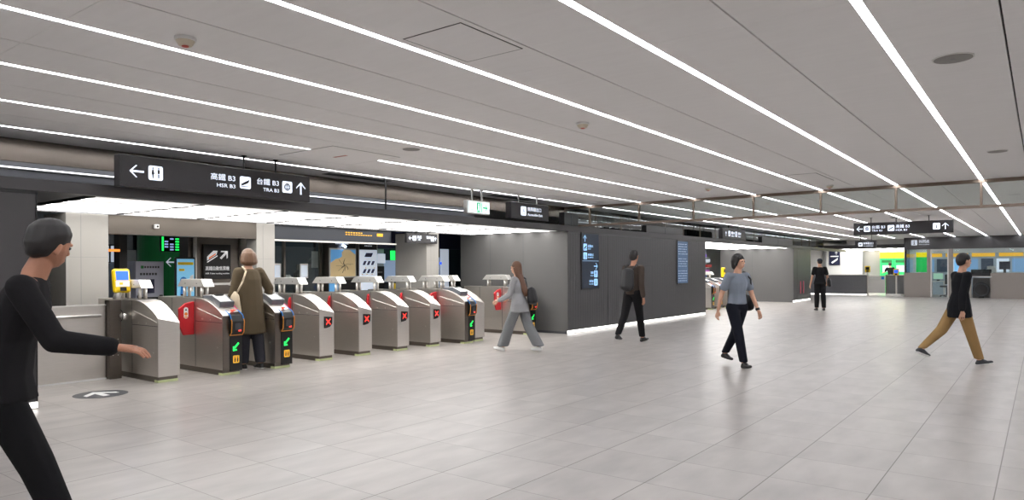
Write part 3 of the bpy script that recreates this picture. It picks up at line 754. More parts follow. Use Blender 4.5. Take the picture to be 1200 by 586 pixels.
m = MB()
for i in range(6): flat(rrect(-.08 + i * .045, 1.43, .03, .035, .004), -.001, .002, m); flat(rrect(-.15 + i * .05, 1.31, .035, .04, .004), -.001, .002, m)
m.obj('lettering', M_dkgrey, t)
bx(-.07, .07, -.012, 0, .98, 1.22).obj('leaflet_panel', M_navy, t)
t = thing('poster_stand', 'pale blue poster on a dark stand between the kiosk and the black sign', 'poster stand', (-11.9, 6.27, 0), PI / 2)
bx(-.18, .18, 0, .04, .62, 1.60).obj('frame', M_blackpl, t, .005)
bx(-.155, .155, -.003, -.0005, .70, 1.57).obj('poster', M_poster, t)
m = MB(); flat(rrect(0, 1.49, .28, .05, .005), -.004, .001, m); flat(rrect(-.05, .78, .14, .07, .005), -.004, .001, m); flat(rrect(-.07, 1.38, .1, .04, .01), -.004, .001, m); m.obj('yellow_band', M_yellow, t)
m = MB(); flat(disc(-.04, 1.2, .06), -.004, .001, m); flat([(-.1, .92), (.02, .92), (0, 1.12), (-.08, 1.12)], -.004, .001, m); m.obj('blue_shape', M_bluetrim, t)
m = MB(); flat([(.02, 1.0), (.14, 1.0), (.14, 1.3), (.08, 1.27)], -.004, .001, m); m.obj('white_shape', M_paper, t)
m = MB(); m.rod((0, .02, 0), (0, .02, .62), .025); m.box(-.2, .2, -.12, .16, 0, .02); m.obj('base', M_blackpl, t)
t = thing('barrier_post', 'dark barrier posts with a belt in front of the kiosk', 'barrier', (-11.3, 5.2, 0))
for y in (0, .35, .7):
    m = MB(); m.rod((0, y, 0), (0, y, .02), .15, n=20); m.rod((0, y, .02), (0, y, .98), .025); m.obj('post', M_blackpl, t)
bx(-.004, .004, .026, .324, .9, .95).obj('belt', M_black, t); bx(-.004, .004, .376, .674, .9, .95).obj('belt', M_black, t)
t = thing('grey_cabinet', 'grey cabinet with a red fire label behind the first gate', 'cabinet', (-14.2, 6.25, 0), PI / 2)
bx(-.25, .25, 0, .4, 0, 1.52).obj('body', mat('blue_grey', (112, 122, 134), .5), t, .01)
bx(.02, .12, -.004, -.0005, 1.28, 1.38).obj('red_label', M_red, t)
bx(-.03, .06, -.004, -.0005, 1.38, 1.5).obj('tan_panel', mat('tan', (170, 150, 130), .5), t)
t = thing('door_frame', 'dark framed opening with grey panels left of the green pillar', 'door frame', (-12.0, 4.6, 0))
bx(-.2, 0, .62, .74, 0, 2.4).obj('jamb', M_black, t); bx(-.2, 0, .0, .12, 0, 2.4).obj('jamb', M_black, t)
bx(-.1, -.05, .12, .45, 0, 1.95).obj('panel', M_grey, t)
bx(-.04, .02, .45, .62, 1.68, 1.72).obj('orange_light', mat('orange_lit', (255, 150, 60), emit=1.2), t)
t = thing('pale_lockers', 'row of pale steel lockers far behind the grey cabinet', 'lockers', (-18.6, 6.5, 0))
bx(-.3, 0, 0, 2.0, 0, 1.9).obj('body', M_steel_lt, t)
m = MB()
for i in range(1, 5): m.box(.001, .005, i * .4 - .005, i * .4 + .005, .05, 1.88)
m.obj('door_gap', M_black, t)
t = thing('wall_display', 'blue and white information display above the grey cabinet', 'display', (-15.5, 6.55, 1.72), PI / 2)
bx(-.22, .22, 0, .06, -.2, .2).obj('casing', M_blackpl, t)
m = MB()
for i in range(4): flat(rrect(-.15 + i * .1, 0, .06, .34, .005), -.001, .002, m)
m.obj('text_rows', M_paperlit, t)
for i, (x, y, ln) in enumerate(((-17.5, 3.5, 5), (-13.6, 3.5, 8), (-14.8, 10, 7))):
    t = thing('batten_light', ['white batten light far back in the hall above the lockers', 'white batten light in the hall above the green pillar', 'white batten light in the hall behind the route map'][i], 'ceiling light', (x, y, CEIL))
    bx(-.04, .04, 0, ln, -.03, 0).obj('casing', M_white, t); bx(-.025, .025, .02, ln - .02, -.036, -.0305).obj('diffuser', mat('batten_white', (235, 245, 255), emit=22.0), t)
# beam with amber lettering and glass room
t = thing('sign_beam', 'dark beam with small amber lettering over the gates', 'sign', (-10.62, 9.1, 2.02), PI / 2)
bx(-2.0, .8, 0, .04, -.11, .13).obj('beam', mat('blue_grey_beam', (50, 53, 60), .3, .3), t)
m = MB()
for i in range(7): flat(rrect(-.35 + i * .062, .065, .045, .022, .004), -.001, .002, m)
for i in range(11): flat(rrect(-.35 + i * .062, .025, .045, .016, .004), -.001, .002, m)
flat(rrect(.5, .045, .16, .06, .01), -.001, .002, m)
m.obj('amber_lettering', mat('amber_print', (235, 175, 40), emit=.6), t)
t = thing('glass_screen', 'dark glass screen with two white notices right of the stone column', 'glass screen', (-12.2, 7.6, 0))
bx(-.01, 0, 0, 1.75, .1, 2.3).obj('glass_pane', M_glass, t)
for y in (0, .86, 1.75): bx(-.04, .03, y - .02, y + .02, 0, 2.4).obj('post', M_steel_dk, t)
for y in (.68, 1.33):
    n_ = bx(.001, .02, y - .1, y + .1, 1.2, 1.50).obj('notice_frame', M_steel_lt, t); bx(.021, .024, y - .075, y + .075, 1.23, 1.46).obj('notice', M_paperlit, n_)
t = thing('stair_rail', 'black sloping stair balustrade behind the glass screen', 'stair', (-14.0, 9.0, 0))
m = MB(); m.prism([(1.0, 0), (1.0, 1.3), (1.9, 1.95), (2.6, 1.95), (2.6, 1.88), (1.92, 1.88), (1.06, 1.26), (1.06, 0)], 'x', -.04, .02); m.obj('handrail', M_blackpl, t)
bx(-.03, -.01, 1.07, 2.5, .0, 1.5).obj('side_panel', M_steel_dk, t)
t = thing('fire_notice_panel', 'pale panel hanging at the end of the stair rail', 'panel', (-13.4, 10.05, 0)); bx(-.03, 0, 0, .16, 1.42, 1.8).obj('panel', M_paper, t); bx(-.03, 0, .06, .10, 1.8, CEIL).obj('rod', M_black, t)
t = thing('map_pillar', 'sand and blue route map on a pillar with a dark header behind the gates', 'map board', (-12.0, 9.78, 0), PI / 2)
bx(-.37, .37, 0, .3, 0, 2.35).obj('pillar', M_steel_dk, t)
bx(-.36, .36, -.012, -.001, 1.84, 2.15).obj('header', M_blackpl, t)
bx(-.36, .36, -.02, -.001, 1.2, 1.83).obj('map_frame', M_alu, t)
bx(-.335, .335, -.024, -.0205, 1.23, 1.80).obj('map', M_sand, t)
m = MB(); flat([(-.335, 1.8), (.02, 1.8), (-.04, 1.74), (-.03, 1.66), (-.1, 1.62), (-.2, 1.6), (-.335, 1.52)], -.0245, .001, m); flat([(.18, 1.8), (.335, 1.8), (.335, 1.7)], -.0245, .001, m); m.obj('map_sea', M_sea, t)
m = MB(); random.seed(3)
for i in range(16):
    a0 = random.uniform(0, 6.28); r_ = random.uniform(.1, .27); c = (.03, -.0262, 1.48)
    m.tube([c, (c[0] + .4 * r_ * math.cos(a0 + .3), c[1], c[2] + .25 * r_ * math.sin(a0 + .3)), (c[0] + r_ * math.cos(a0), c[1], c[2] + .7 * r_ * math.sin(a0))], .0028, 4)
m.obj('map_line', M_dkgrey, t)
m = MB(); flat(disc(-.02, 2.04, .05), -.013, .001, m); m.obj('logo', M_litdim, t)
m = MB(); flat(disc(-.02, 2.04, .035), -.0145, .001, m); m.obj('logo_core', M_blackpl, t)
m = MB(); [flat(rrect(-.18 + i * .045, 1.93, .03, .025, .004), -.013, .001, m) for i in range(8)]; m.obj('lettering', M_litdim, t)
m = MB(); m.rod((0, -.10, 1.86), (0, -.02, 1.90), .025); m.obj('map_lamp', mat('map_lamp_white', (200, 220, 255), emit=12), t)
bx(-.36, -.1, -.02, -.001, .7, 1.15).obj('lower_map', M_sea, t); bx(-.08, .36, -.02, -.001, .7, 1.15).obj('lower_panel', M_blackpl, t)
t = thing('notice_pillar', 'white instruction board with small drawings under a dark header, right of the map', 'notice board', (-12.0, 10.5, 0), PI / 2)
bx(-.27, .27, 0, .3, 0, 2.35).obj('pillar', M_steel, t)
bx(-.25, .25, -.012, -.001, 1.82, 2.12).obj('header', M_blackpl, t)
bx(-.25, .25, -.012, -.001, .6, 1.81).obj('board', M_paperlit, t)
m = MB(); flat(disc(0, 2.0, .04), -.013, .001, m); [flat(rrect(-.1 + i * .045, 1.9, .03, .022, .004), -.013, .001, m) for i in range(5)]; m.obj('logo', M_litdim, t)
m = MB()
for z, n_ in ((1.70, 1), (1.52, 3), (1.34, 3)):
    for i in range(n_):
        xx = (i - (n_ - 1) / 2) * .12; w_ = .2 if n_ == 1 else .07
        flat([(xx - w_ / 2 - .02, z - .045), (xx + w_ / 2 - .02, z - .045), (xx + w_ / 2 + .03, z + .045), (xx - w_ / 2 + .03, z + .045)], -.013, .001, m)
m.obj('drawing', mat('slate_print', (60, 62, 92), .6), t)
m = MB(); [flat(disc(xx, zz, .016, 8), -.0145, .001, m) for xx, zz in ((-.18, 1.27), (-.05, 1.27), (.1, 1.27), (-.08, 1.41), (.17, 1.41))]; m.obj('yellow_dot', M_yellow, t)
t = thing('shop_front', 'dark navy shop front with a pale notice, right of the notice pillar', 'shop front', (-12.2, 10.8, 0), PI / 2)
bx(0, 1.4, 0, .1, 1.86, 2.3).obj('fascia', M_navy, t)
bx(0, .04, 0, .1, 0, 1.86).obj('jamb', M_bronze, t); bx(1.3, 1.4, 0, .1, 0, 1.86).obj('jamb', M_blackpl, t)
bx(.04, .44, .05, .08, 1.52, 1.74).obj('notice', M_paperlit, t)
bx(.06, .36, .0, .05, .2, 1.45).obj('standing_board', M_blackpl, t)
m = MB(); [m.box(.1, .3, -.003, -.0005, z, z + .025) for z in (1.3, 1.2, 1.1)]; m.obj('board_text', M_grey, t)
bx(.4, .62, .3, .33, 0, 1.86).obj('pale_column', M_lilac, t)
bx(.68, 1.28, .6, .63, .9, 1.6).obj('pale_window', mat('blue_white_lit', (150, 170, 200), emit=.5), t)
bx(.5, 1.2, .0, .25, .2, 1.08).obj('counter', M_dkgrey, t)
bx(.6, .85, -.01, -.0005, .84, 1.05).obj('yellow_panel', M_yellow, t); bx(.95, 1.1, -.01, -.0005, .84, 1.05).obj('yellow_panel', M_yellow, t)
bx(.7, .8, .1, .16, 1.6, 1.82).obj('green_monitor', M_greenlit, t)
bx(.8, .98, .1, .16, 1.6, 1.82).obj('monitor', M_scr, t)
sign('hanging_sign', 'grey hanging sign with small white pictograms in the hall left of the grey box wall', (-10.36, 10.55, 2.02), PI / 2, .9, .2,
     [('a', -.36, 0, .09, 180), ('i', 'train', -.24, 0, .1), ('t', '高鐵', -.1, .025, .05), ('t', 'HSR', -.1, -.03, .03), ('t', '電梯', .18, .025, .05), ('i', 'lift', .3, 0, .1), ('a', .39, 0, .08, 90)], rods=(-.15, .2), top=2.165, d=.07)
t = thing('shop_window', 'blue lit service window beside the grey box wall', 'shop window', (-12.4, 12.75, 0), PI / 2)
bx(-.1, 1.3, 0, .1, 1.9, 2.4).obj('fascia', M_navy, t)
bx(0, .55, .05, .08, .6, 1.68).obj('pane', mat('blue_white_lit'), t); bx(.6, .9, .05, .08, .6, 1.9).obj('panel', M_paperlit, t)
bx(.56, .60, .02, .08, 1.5, 1.56).obj('blue_lamp', M_bluelit, t)
bx(-.1, 1.3, 0, .1, 0, .6).obj('base', M_dkgrey, t)
t = thing('camera_dome', 'small pale box on the steel lintel behind the gates', 'camera', (-10.44, 5.05, 2.02)); bx(0, .06, -.03, .03, -.03, .03).obj('casing', M_paper, t, .01); m = MB(); m.ball((.065, 0, 0), .015); m.obj('lens', M_blackpl, t)

# hall behind the far gates
struct(bx(-16, -15.9, 19.6, 48, 0, CEIL).obj('wall_hall_far', M_grey))
t = thing('shelf_display', 'bright shop shelves with coloured goods behind the far gates', 'shelves', (-13.5, 26, 0), PI / 2)
bx(-3, 8, .02, .3, 0, 2.3).obj('back', M_lilac, t)
for i, z in enumerate((.9, 1.15, 1.4, 1.65, 1.9)):
    bx(-3, 8, -.15, .0195, z, z + .03).obj('shelf', M_white, t)
    m = MB(); random.seed(i)
    x = -3
    while x < 7.8: l = random.uniform(.2, .6); m.box(x, x + l, -.12, .0, z + .031, z + random.uniform(.12, .2)); x += l + random.uniform(.05, .4)
    m.obj('goods', [mat('goods_blue', (70, 110, 190), .5, emit=.3), mat('goods_pink', (190, 110, 190), .5, emit=.4), mat('goods_red', (190, 60, 60), .5, emit=.3), mat('goods_white', (210, 215, 225), .5, emit=.5), mat('goods_violet', (150, 110, 210), .5, emit=.4)][i], t)
t = thing('card_reader', 'yellow card reader on a post beside the far gates', 'card reader', (-9.3, 25.0, 0)); bx(-.05, .05, -.05, .05, 0, 1.05).obj('post', M_steel_dk, t); bx(-.05, .05, -.1, .1, 1.05, 1.4).obj('reader_body', M_yellow, t, .02)
bx(.051, .055, -.06, .06, 1.22, 1.34).obj('screen', M_blackpl, t)
t = thing('batten_light', 'white batten light over the far gate hall', 'ceiling light', (-13, 20.5, CEIL)); bx(-.04, .04, 0, 20, -.03, 0).obj('casing', M_white, t); bx(-.025, .025, .02, 19.9, -.036, -.0305).obj('diffuser', mat('batten_white'), t)

# ------------------------------------------------------------------ far corner: low walls, ticket machines, booth
struct(bx(-9.7, -5.22, 38.5, 38.65, 2.33, 2.52).obj('trim_9', M_facade_dk))
struct(bx(-7.95, -5.22, 38.65, 38.66, 2.52, CEIL).obj('trim_10', M_white))
struct(bx(-14, -5.22, 43.6, 43.7, 0, CEIL).obj('wall_machines', M_white))
t = thing('luminous_ceiling_panel', 'glowing white ceiling panel behind the far low wall', 'light panel', (-7.4, 38.7, 2.34)); bx(-2.2, 2.15, 0, 4.8, 0, .03).obj('diffuser', M_soffit, t); bx(-2.2, 2.15, -.02, -.001, -.01, .03).obj('frame', M_alu, t); bx(-2.2, 2.15, 0, 4.8, .0305, .05).obj('casing', M_dkgrey, t)  # casing on top added so the diffuser lights only downward
def low_wall(x0, x1, lab):
    t = thing('low_wall', lab, 'low wall', (x0, 38.5, 0)); L_ = x1 - x0
    m = MB(); m.box(0, L_, .02, .14, .06, 1.0); m.obj('panel', mat('low_wall_grey', (122, 122, 126), .5), t)
    bx(-.0, L_, 0, .16, 1.0, 1.03).obj('cap', M_steel_lt, t); bx(0, L_, .03, .13, 0, .06).obj('base_light', M_cove, t)
low_wall(-9.7, -7.02, 'long low charcoal wall left of the glass swing gate, in front of the white wall')
low_wall(-6.1, -5.23, 'short low charcoal wall between the swing gate and the booth')
t = thing('swing_gate', 'glass and steel swing gate with a small blue sign between two low walls', 'gate', (-6.56, 38.5, 0))
for x in (-.42, .42): bx(x - .03, x + .03, 0, .08, 0, 1.05).obj('post', M_steel_dk, t)
bx(-.37, .37, .03, .045, .12, .98).obj('gate_leaf', M_steel_lt, t)
bx(-.37, .37, .02, .028, .80, .93).obj('notice', M_paper, t); bx(.2, .33, .012, .019, .8, .93).obj('blue_sign', M_bluetrim, t)
def small_reader(x, y, z, lab, stand=False):
    t = thing('card_reader', lab, 'card reader', (x, y, 0), 0)
    bx(-.03, .03, 0, .05, .02, z).obj('post', M_steel, t)
    bx(-.12, .12, -.04, .05, z, z + .32).obj('reader_body', M_yellow, t, .03)
    bx(-.08, .08, -.046, -.041, z + .12, z + .26).obj('screen', M_bluelit if stand else M_blackpl, t)
    bx(-.05, .05, -.046, -.041, z + .02, z + .09).obj('card_pad', M_blackpl, t)
    if stand: bx(-.4, .3, -.25, .3, 0, .1).obj('base', M_steel_lt, t, .01)
    else: bx(-.08, .08, -.02, .08, 0, .02).obj('base', M_steel, t)
small_reader(-6.88, 38.0, 1.15, 'small yellow card reader on the post left of the swing gate')
small_reader(-5.62, 37.9, 1.0, 'small yellow card reader with blue screen on a wide base beside the booth', True)
def tvm(x, lab):
    t = thing('ticket_machine', lab, 'ticket machine', (x, 43.1, 0))
    bx(-.33, .33, 0, .45, 0, 1.9).obj('body', M_tvmgreen, t)
    bx(-.33, .33, -.03, .45, 1.9, 2.22).obj('header', M_tvmyellow, t)
    bx(-.25, .25, -.012, -.001, 1.65, 1.8).obj('dark_band', M_green, t)
    bx(-.2, .2, -.015, -.001, 1.15, 1.5).obj('screen', M_paperlit, t)
    bx(-.25, .25, -.1, -.001, .8, .9).obj('shelf', M_steel_lt, t)
for i, x in enumerate((-6.85, -6.17, -5.49)): tvm(x, ['green and yellow ticket machine behind the short low wall, left one', 'green and yellow ticket machine behind the short low wall, middle one', 'green and yellow ticket machine next to the booth'][i])
t = thing('wall_poster', 'small black poster with a white train on the far white wall', 'poster', (-9.62, 43.58, 1.95)); bx(-.3, .3, -.02, 0, -.42, .42).obj('panel', M_navy, t)
m = MB(); flat([(-.18, -.25), (.18, .0), (.16, -.12), (-.12, -.33)], -.021, .002, m); m.obj('train_symbol', TW, t); bx(-.22, .22, -.024, -.021, .06, .12).obj('text_line', TW, t); arrow(t, .1, .28, .18, 90, TW, -.021)
struct(bx(-10.2, -10.05, 43.4, 43.6, 0, 2.34).obj('trim_11', M_grey)); struct(bx(-8.1, -8.06, 43.3, 43.6, 0, 2.34).obj('trim_13', M_grey))
struct(bx(-8.06, -7.25, 43.5, 43.6, 0, 2.34).obj('wall_panel', M_stone))

bt = thing('information_booth', 'long beige grey information booth with windows, glazed door and dark fascia', 'booth', (0, YE, 0))
bx(-5.2, XR - .02, 0, .25, 2.22, CEIL - .001).obj('fascia', M_facade, bt)
icon(bt, 'info', -4.78, 2.53, .25, -.001, M_litdim, M_facade); text(bt, '詢問處', -4.38, 2.58, .11, M_litdim, width=.42); text(bt, 'Information', -4.38, 2.45, .05, M_litdim, width=.42)
for a, b in ((-5.2, -4.13), (-3.42, -2.55), (-1.85, XR - .02)): bx(a, b, 0, .12, 0, 1.13).obj('dado_panel', M_booth, bt)
bx(-2.55, -1.85, .5, .6, 0, .9).obj('knee_panel', M_grey, bt); bx(-2.6, -1.8, -.02, .6, .93, .98).obj('low_counter', M_alu, bt)
for x in (-4.27, -3.42): bx(x, x + (.14 if x < -4 else .17), 0, .14, 1.13, 2.22).obj('pillar', M_booth, bt)
bx(-5.2, -5.16, 0, .12, 1.13, 2.22).obj('pillar', M_booth, bt)
for a, b in ((-5.16, -4.27), (-3.25, -1.0), (-.98, 1.6), (1.62, XR - .02)): bx(a, b, .05, .062, 1.14, 2.215).obj('window_pane', M_glass, bt)
d = bx(-4.13, -4.08, .02, .08, 0, 2.2).obj('door_frame', M_steel_lt, bt); bx(-3.47, -3.42, .02, .08, 0, 2.2).obj('door_frame', M_steel_lt, bt); bx(-4.08, -3.47, .02, .08, 2.14, 2.2).obj('door_frame', M_steel_lt, bt)
bx(-4.075, -3.475, .045, .055, .02, 2.135).obj('door_pane', M_glass, bt)
struct(bx(-5.2, -5.12, YE + .13, 43.6, 0, 2.3).obj('wall_booth_side', M_glass))
struct(bx(-5.2, XR, 41.5, 41.6, 0, CEIL).obj('wall_booth_back', M_white))
t = thing('round_case', 'dark round case under the low booth counter', 'case', (-2.2, YE + .3, .02)); m = MB(); m.rod((0, -.08, .36), (0, .08, .36), .32, n=30); m.obj('shell', M_dkgrey, t, .02); m = MB(); m.rod((0, -.1, .36), (0, -.082, .36), .24, n=30); m.obj('disc', M_blackpl, t); bx(-.1, .1, -.06, .06, -.02, .05).obj('foot', M_blackpl, t)
t = thing('black_monitor', 'wide black box on the low booth counter', 'counter box', (-2.2, YE + .2, .982)); bx(-.38, .38, -.1, .1, 0, .3).obj('casing', M_blackpl, t, .02); bx(-.3, .3, -.108, -.101, .05, .25).obj('front', M_dkgrey, t)
t = thing('booth_poster', 'green and yellow poster inside the left booth window', 'poster', (-4.5, YE + .12, 1.16)); bx(-.22, .22, 0, .01, 0, .92).obj('sheet', M_tvmgreen, t); bx(-.22, .22, -.004, -.0005, .7, .92).obj('yellow_band', M_tvmyellow, t)
t = thing('blue_screen', 'pale blue lit screen behind the booth glass right of the door', 'screen', (-3.02, YE + .16, 1.16)); bx(-.2, .2, .01, .04, 0, .62).obj('casing', M_steel_lt, t); bx(-.19, .19, 0, .0095, .01, .60).obj('display', mat('screen_pale_blue', (120, 180, 230), emit=.9), t)
t = thing('booth_light', 'white ceiling light line inside the booth', 'ceiling light', (0, 39.6, 2.6)); bx(-5, 4.5, -.1, .1, 0, .04).obj('diffuser', mat('booth_white', (245, 250, 255), emit=9), t); bx(-5, 4.5, -.12, .12, .041, .168).obj('casing', M_white, t)
t = thing('office_shelving', 'office wall units with yellow headers and blue white notices behind the booth glass', 'wall units', (0, 41.2, 0))
m = MB(); m.box(-5.0, 4, 0, .25, 0, 2.1); m.obj('carcass', mat('pale_blue_grey', (170, 184, 198), .5), t)
for i in range(8): bx(-5 + i * 1.1, -4.05 + i * 1.1, -.02, -.001, 1.9, 2.08).obj('yellow_header', mat('header_amber', (235, 180, 50), emit=.5), t)
random.seed(11)
for i in range(14): x = -4.9 + i * .62; bx(x, x + .5, -.02, -.001, 1.15, 1.8).obj('notice', [mat('n_blue', (120, 160, 200), emit=.4), mat('n_dark', (70, 84, 104), .5), M_paperlit][i % 3], t)
t = thing('office_desk', 'grey office desk with a small screen behind the glazed booth door', 'desk', (-3.95, 38.6, 0)); bx(-.35, .25, 0, .6, .7, .74).obj('top', M_white, t); bx(-.33, -.29, .02, .58, 0, .7).obj('leg_panel', M_white, t); bx(.19, .23, .02, .58, 0, .7).obj('leg_panel', M_white, t)
t = thing('desk_screen', 'pale green desk screen behind the glazed booth door', 'monitor', (-3.98, 38.8, .74)); bx(-.22, .22, 0, .03, .06, .38).obj('casing', M_lilac, t); bx(-.2, .2, -.005, -.0005, .08, .36).obj('display', mat('pale_green_lit', (170, 210, 190), emit=.6), t); bx(-.06, .06, -.02, .08, 0, .06).obj('stand', M_dkgrey, t)
t = thing('office_chair', 'grey office chair behind the glazed booth door', 'chair', (-3.58, 38.3, 0), -.4)
m = MB(); m.box(-.22, .22, -.22, .22, .45, .53); m.obj('seat', M_dkgrey, t, .03); m = MB(); m.box(-.2, .2, .18, .24, .58, 1.05); m.obj('backrest', M_dkgrey, t, .04)
m = MB(); m.rod((0, 0, .08), (0, 0, .45), .03); m.obj('gas_column', M_black, t)
for i in range(5): m = MB(); a = i * 1.257; m.rod((0, 0, .09), (.26 * math.cos(a), .26 * math.sin(a), .06), .018); m.ball((.26 * math.cos(a), .26 * math.sin(a), .03), .03, u=8, v=6); m.obj('leg', M_black, t)
t = thing('desk_monitor', 'dark desk monitor on the booth counter among papers', 'monitor', (-1.35, YE + .45, 1.13)); bx(-.2, .2, 0, .04, .15, .5).obj('casing', M_navy, t); bx(-.05, .05, 0, .04, 0, .15).obj('stand', M_blackpl, t)
t = thing('paper_pile', 'white printer and papers on the booth counter left of the dark monitor', 'printer', (-1.85, YE + .45, 1.13)); bx(-.2, .2, 0, .3, 0, .16).obj('body', M_paper, t, .02); bx(-.15, .15, .05, .25, .16, .3).obj('tray', M_white, t)
bx(-2.5, 1.5, .35, 1.1, 1.08, 1.129).obj('worktop', M_white, bt)

# ------------------------------------------------------------------ people
_hull_cache = {}
def hull(bm, A, B):
    """A, B: (centre, rx, ry, rz[, zrot]) ellipsoids joined by their convex hull"""
    t = bmesh.new()
    for e in (A, B):
        c = Vector(e[0]); rx, ry, rz = e[1:4]; zr = e[4] if len(e) > 4 else 0
        for i in range(7):
            ph = -PI / 2 + PI * i / 6
            for j in range(12 if 0 < i < 6 else 1):
                th = 2 * PI * j / 12
                v = Vector((rx * math.cos(ph) * math.cos(th), ry * math.cos(ph) * math.sin(th), rz * math.sin(ph)))
                if zr: v.rotate(Matrix.Rotation(zr, 3, 'Z'))
                t.verts.new(c + v)
    r = bmesh.ops.convex_hull(t, input=t.verts)
    bad = [g for g in r['geom_interior'] if isinstance(g, bmesh.types.BMVert)] + [g for g in r['geom_unused'] if isinstance(g, bmesh.types.BMVert)]
    if bad: bmesh.ops.delete(t, geom=list(set(bad)), context='VERTS')
    me = bpy.data.meshes.new('h'); t.to_mesh(me); t.free(); bm.from_mesh(me); bpy.data.meshes.remove(me)
def S(p, r): return (p, r, r, r)
def blob(name, prims, m, parent, voxel=.009, smooth=3):
    bm = bmesh.new()
    for a, b in prims: hull(bm, a, b)
    bmesh.ops.recalc_face_normals(bm, faces=bm.faces)
    me = bpy.data.meshes.new(name); bm.to_mesh(me); bm.free()
    o = bpy.data.objects.new(name, me); C.collection.objects.link(o)
    r = o.modifiers.new('r', 'REMESH'); r.mode = 'VOXEL'; r.voxel_size = voxel
    s = o.modifiers.new('s', 'SMOOTH'); s.factor = .5; s.iterations = smooth
    me2 = bpy.data.meshes.new_from_object(o.evaluated_get(bpy.context.evaluated_depsgraph_get()))
    o.modifiers.clear(); o.data = me2; bpy.data.meshes.remove(me); me2.name = name
    me2.materials.clear(); me2.materials.append(m)
    for p in me2.polygons: p.use_smooth = True
    o.parent = parent
    return o
rad = math.radians
def human(label, loc, rz, h, pose, look, voxel=.008):
    t = thing('person', label, 'person', loc, rz)
    k = h / 1.72; sh = look.get('slim', 1.0)
    J = {}
    V3 = Vector
    hip = V3((0, 0, .94))
    def leg(s, a, kn):
        H = V3((s * .085, 0, .92)); a = rad(a); kn = rad(kn)
        K = H + V3((0, math.sin(a), -math.cos(a))) * .425
        b = a - kn
        A = K + V3((0, math.sin(b), -math.cos(b))) * .42
        return H, K, A, b
    legs = {s: leg(s, *pose['leg'][0 if s < 0 else 1]) for s in (-1, 1)}
    low = min(l[2].z for l in legs.values())
    drop = V3((0, 0, .075 - low))
    rot = Matrix.Rotation(-rad(pose.get('lean', 3)), 3, 'X') @ Matrix.Rotation(rad(pose.get('twist', 0)), 3, 'Z')
    def up(p): return (rot @ (V3(p) - hip) + hip + drop) * k
    def dn(p): return (V3(p) + drop) * k
    def E(p, rx, ry, rz_): return (up(p), rx * k, ry * k, rz_ * k)
    body = []
    pel = (dn((0, 0, .95)), .145 * k * sh, .10 * k, .09 * k)
    wai = E((0, .0, 1.12), .122 * sh, .088, .08); che = E((0, .0, 1.29), .150 * sh, .105, .10); shd = E((0, -.01, 1.40), .135 * sh, .07, .05)
    body += [(pel, wai), (wai, che), (che, shd)]
    nk = up((0, .0, 1.45)); hd = up((0, .02, 1.61))
    body += [(S(nk, .058 * k), S(up((0, .01, 1.53)), .052 * k))]
    hrot = Matrix.Rotation(rad(pose.get('head', 0)), 3, 'Z')
    def hp(x, y, z): return hd + (rot @ (hrot @ V3((x, y, z)))) * k
    body += [((hp(0, -.012, .015), .076 * k, .093 * k, .098 * k), (hp(0, .028, -.055), .054 * k, .056 * k, .055 * k))]
    body += [(S(hp(0, .082, .005), .009 * k), S(hp(0, .095, -.024), .012 * k)), (S(hp(-.016, .076, -.062), .009 * k), S(hp(.016, .076, -.062), .009 * k))]
    for s in (-1, 1): body += [(S(hp(s * .076, -.005, .01), .012 * k), S(hp(s * .078, -.008, -.03), .009 * k))]
    for s in (-1, 1): body += [(S(hp(s * .02, .080, .024), .009 * k), S(hp(s * .045, .070, .024), .009 * k))]
    arms = {}
    for s in (-1, 1):
        sw, ab, el = pose['arm'][0 if s < 0 else 1]
        Sh = V3((s * .172 * sh, -.005, 1.39))
        a, b_, e = rad(sw), rad(ab), rad(el)
        d1 = V3((s * math.sin(b_), math.sin(a) * math.cos(b_), -math.cos(a) * math.cos(b_)))
        El = Sh + d1 * .285
        d2 = V3((s * math.sin(b_) * .6, math.sin(a + e), -math.cos(a + e))).normalized()
        Wr = El + d2 * .245
        P = [up(Sh), up(El), up(Wr)]; dd = (P[2] - P[1]).normalized()
        arms[s] = P
        body += [(E((s * .10 * sh, 0, 1.405), .05, .05, .04), S(P[0], .048 * k)), (S(P[0], .048 * k), S(P[1], .037 * k)), (S(P[1], .037 * k), S(P[2], .025 * k))]
        fw_ = rot @ V3((0, 1, .15)); fw_ = (fw_ - dd * fw_.dot(dd)).normalized(); nr = dd.cross(fw_) * s
        pb = P[2] + dd * .02 * k; pe = P[2] + dd * .085 * k
        body += [((pb, .022 * k, .022 * k, .02 * k), S(pe + fw_ * .026 * k, .013 * k)), (S(pb, .018 * k), S(pe - fw_ * .026 * k, .013 * k)), (S(pe + fw_ * .026 * k, .013 * k), S(pe - fw_ * .026 * k, .013 * k))]
        for i, (o_, l_) in enumerate(((.034, .068), (.0115, .076), (-.0115, .070), (-.034, .055))):
            q0 = pe + fw_ * o_ * k; q1 = q0 + (dd * .55 - nr * .12 + fw_ * o_ * 2.2) * l_ * k; q2 = q1 + (dd * .38 - nr * .32) * l_ * k
            body += [(S(q0, .0090 * k), S(q1, .0080 * k)), (S(q1, .0080 * k), S(q2, .0072 * k))]
        q0 = pb + fw_ * .02 * k; q1 = q0 + (fw_ * .55 + dd * .7 - nr * .2).normalized() * .04 * k; q2 = q1 + (fw_ * .15 + dd * .9 - nr * .3).normalized() * .032 * k
        body += [(S(q0, .011 * k), S(q1, .0105 * k)), (S(q1, .0105 * k), S(q2, .009 * k))]
    L = {}
    for s, (H, K, A, b) in legs.items():
        P = [dn(H), dn(K), dn(A)]; L[s] = P
        body += [(pel, S(P[0], .085 * k)), (S(P[0], .085 * k), S(P[1], .056 * k)), (S(P[1], .056 * k), S(P[1] * .62 + P[2] * .38 + V3((0, -.012, 0)), .052 * k)), (S(P[1] * .62 + P[2] * .38, .05 * k), S(P[2], .036 * k))]
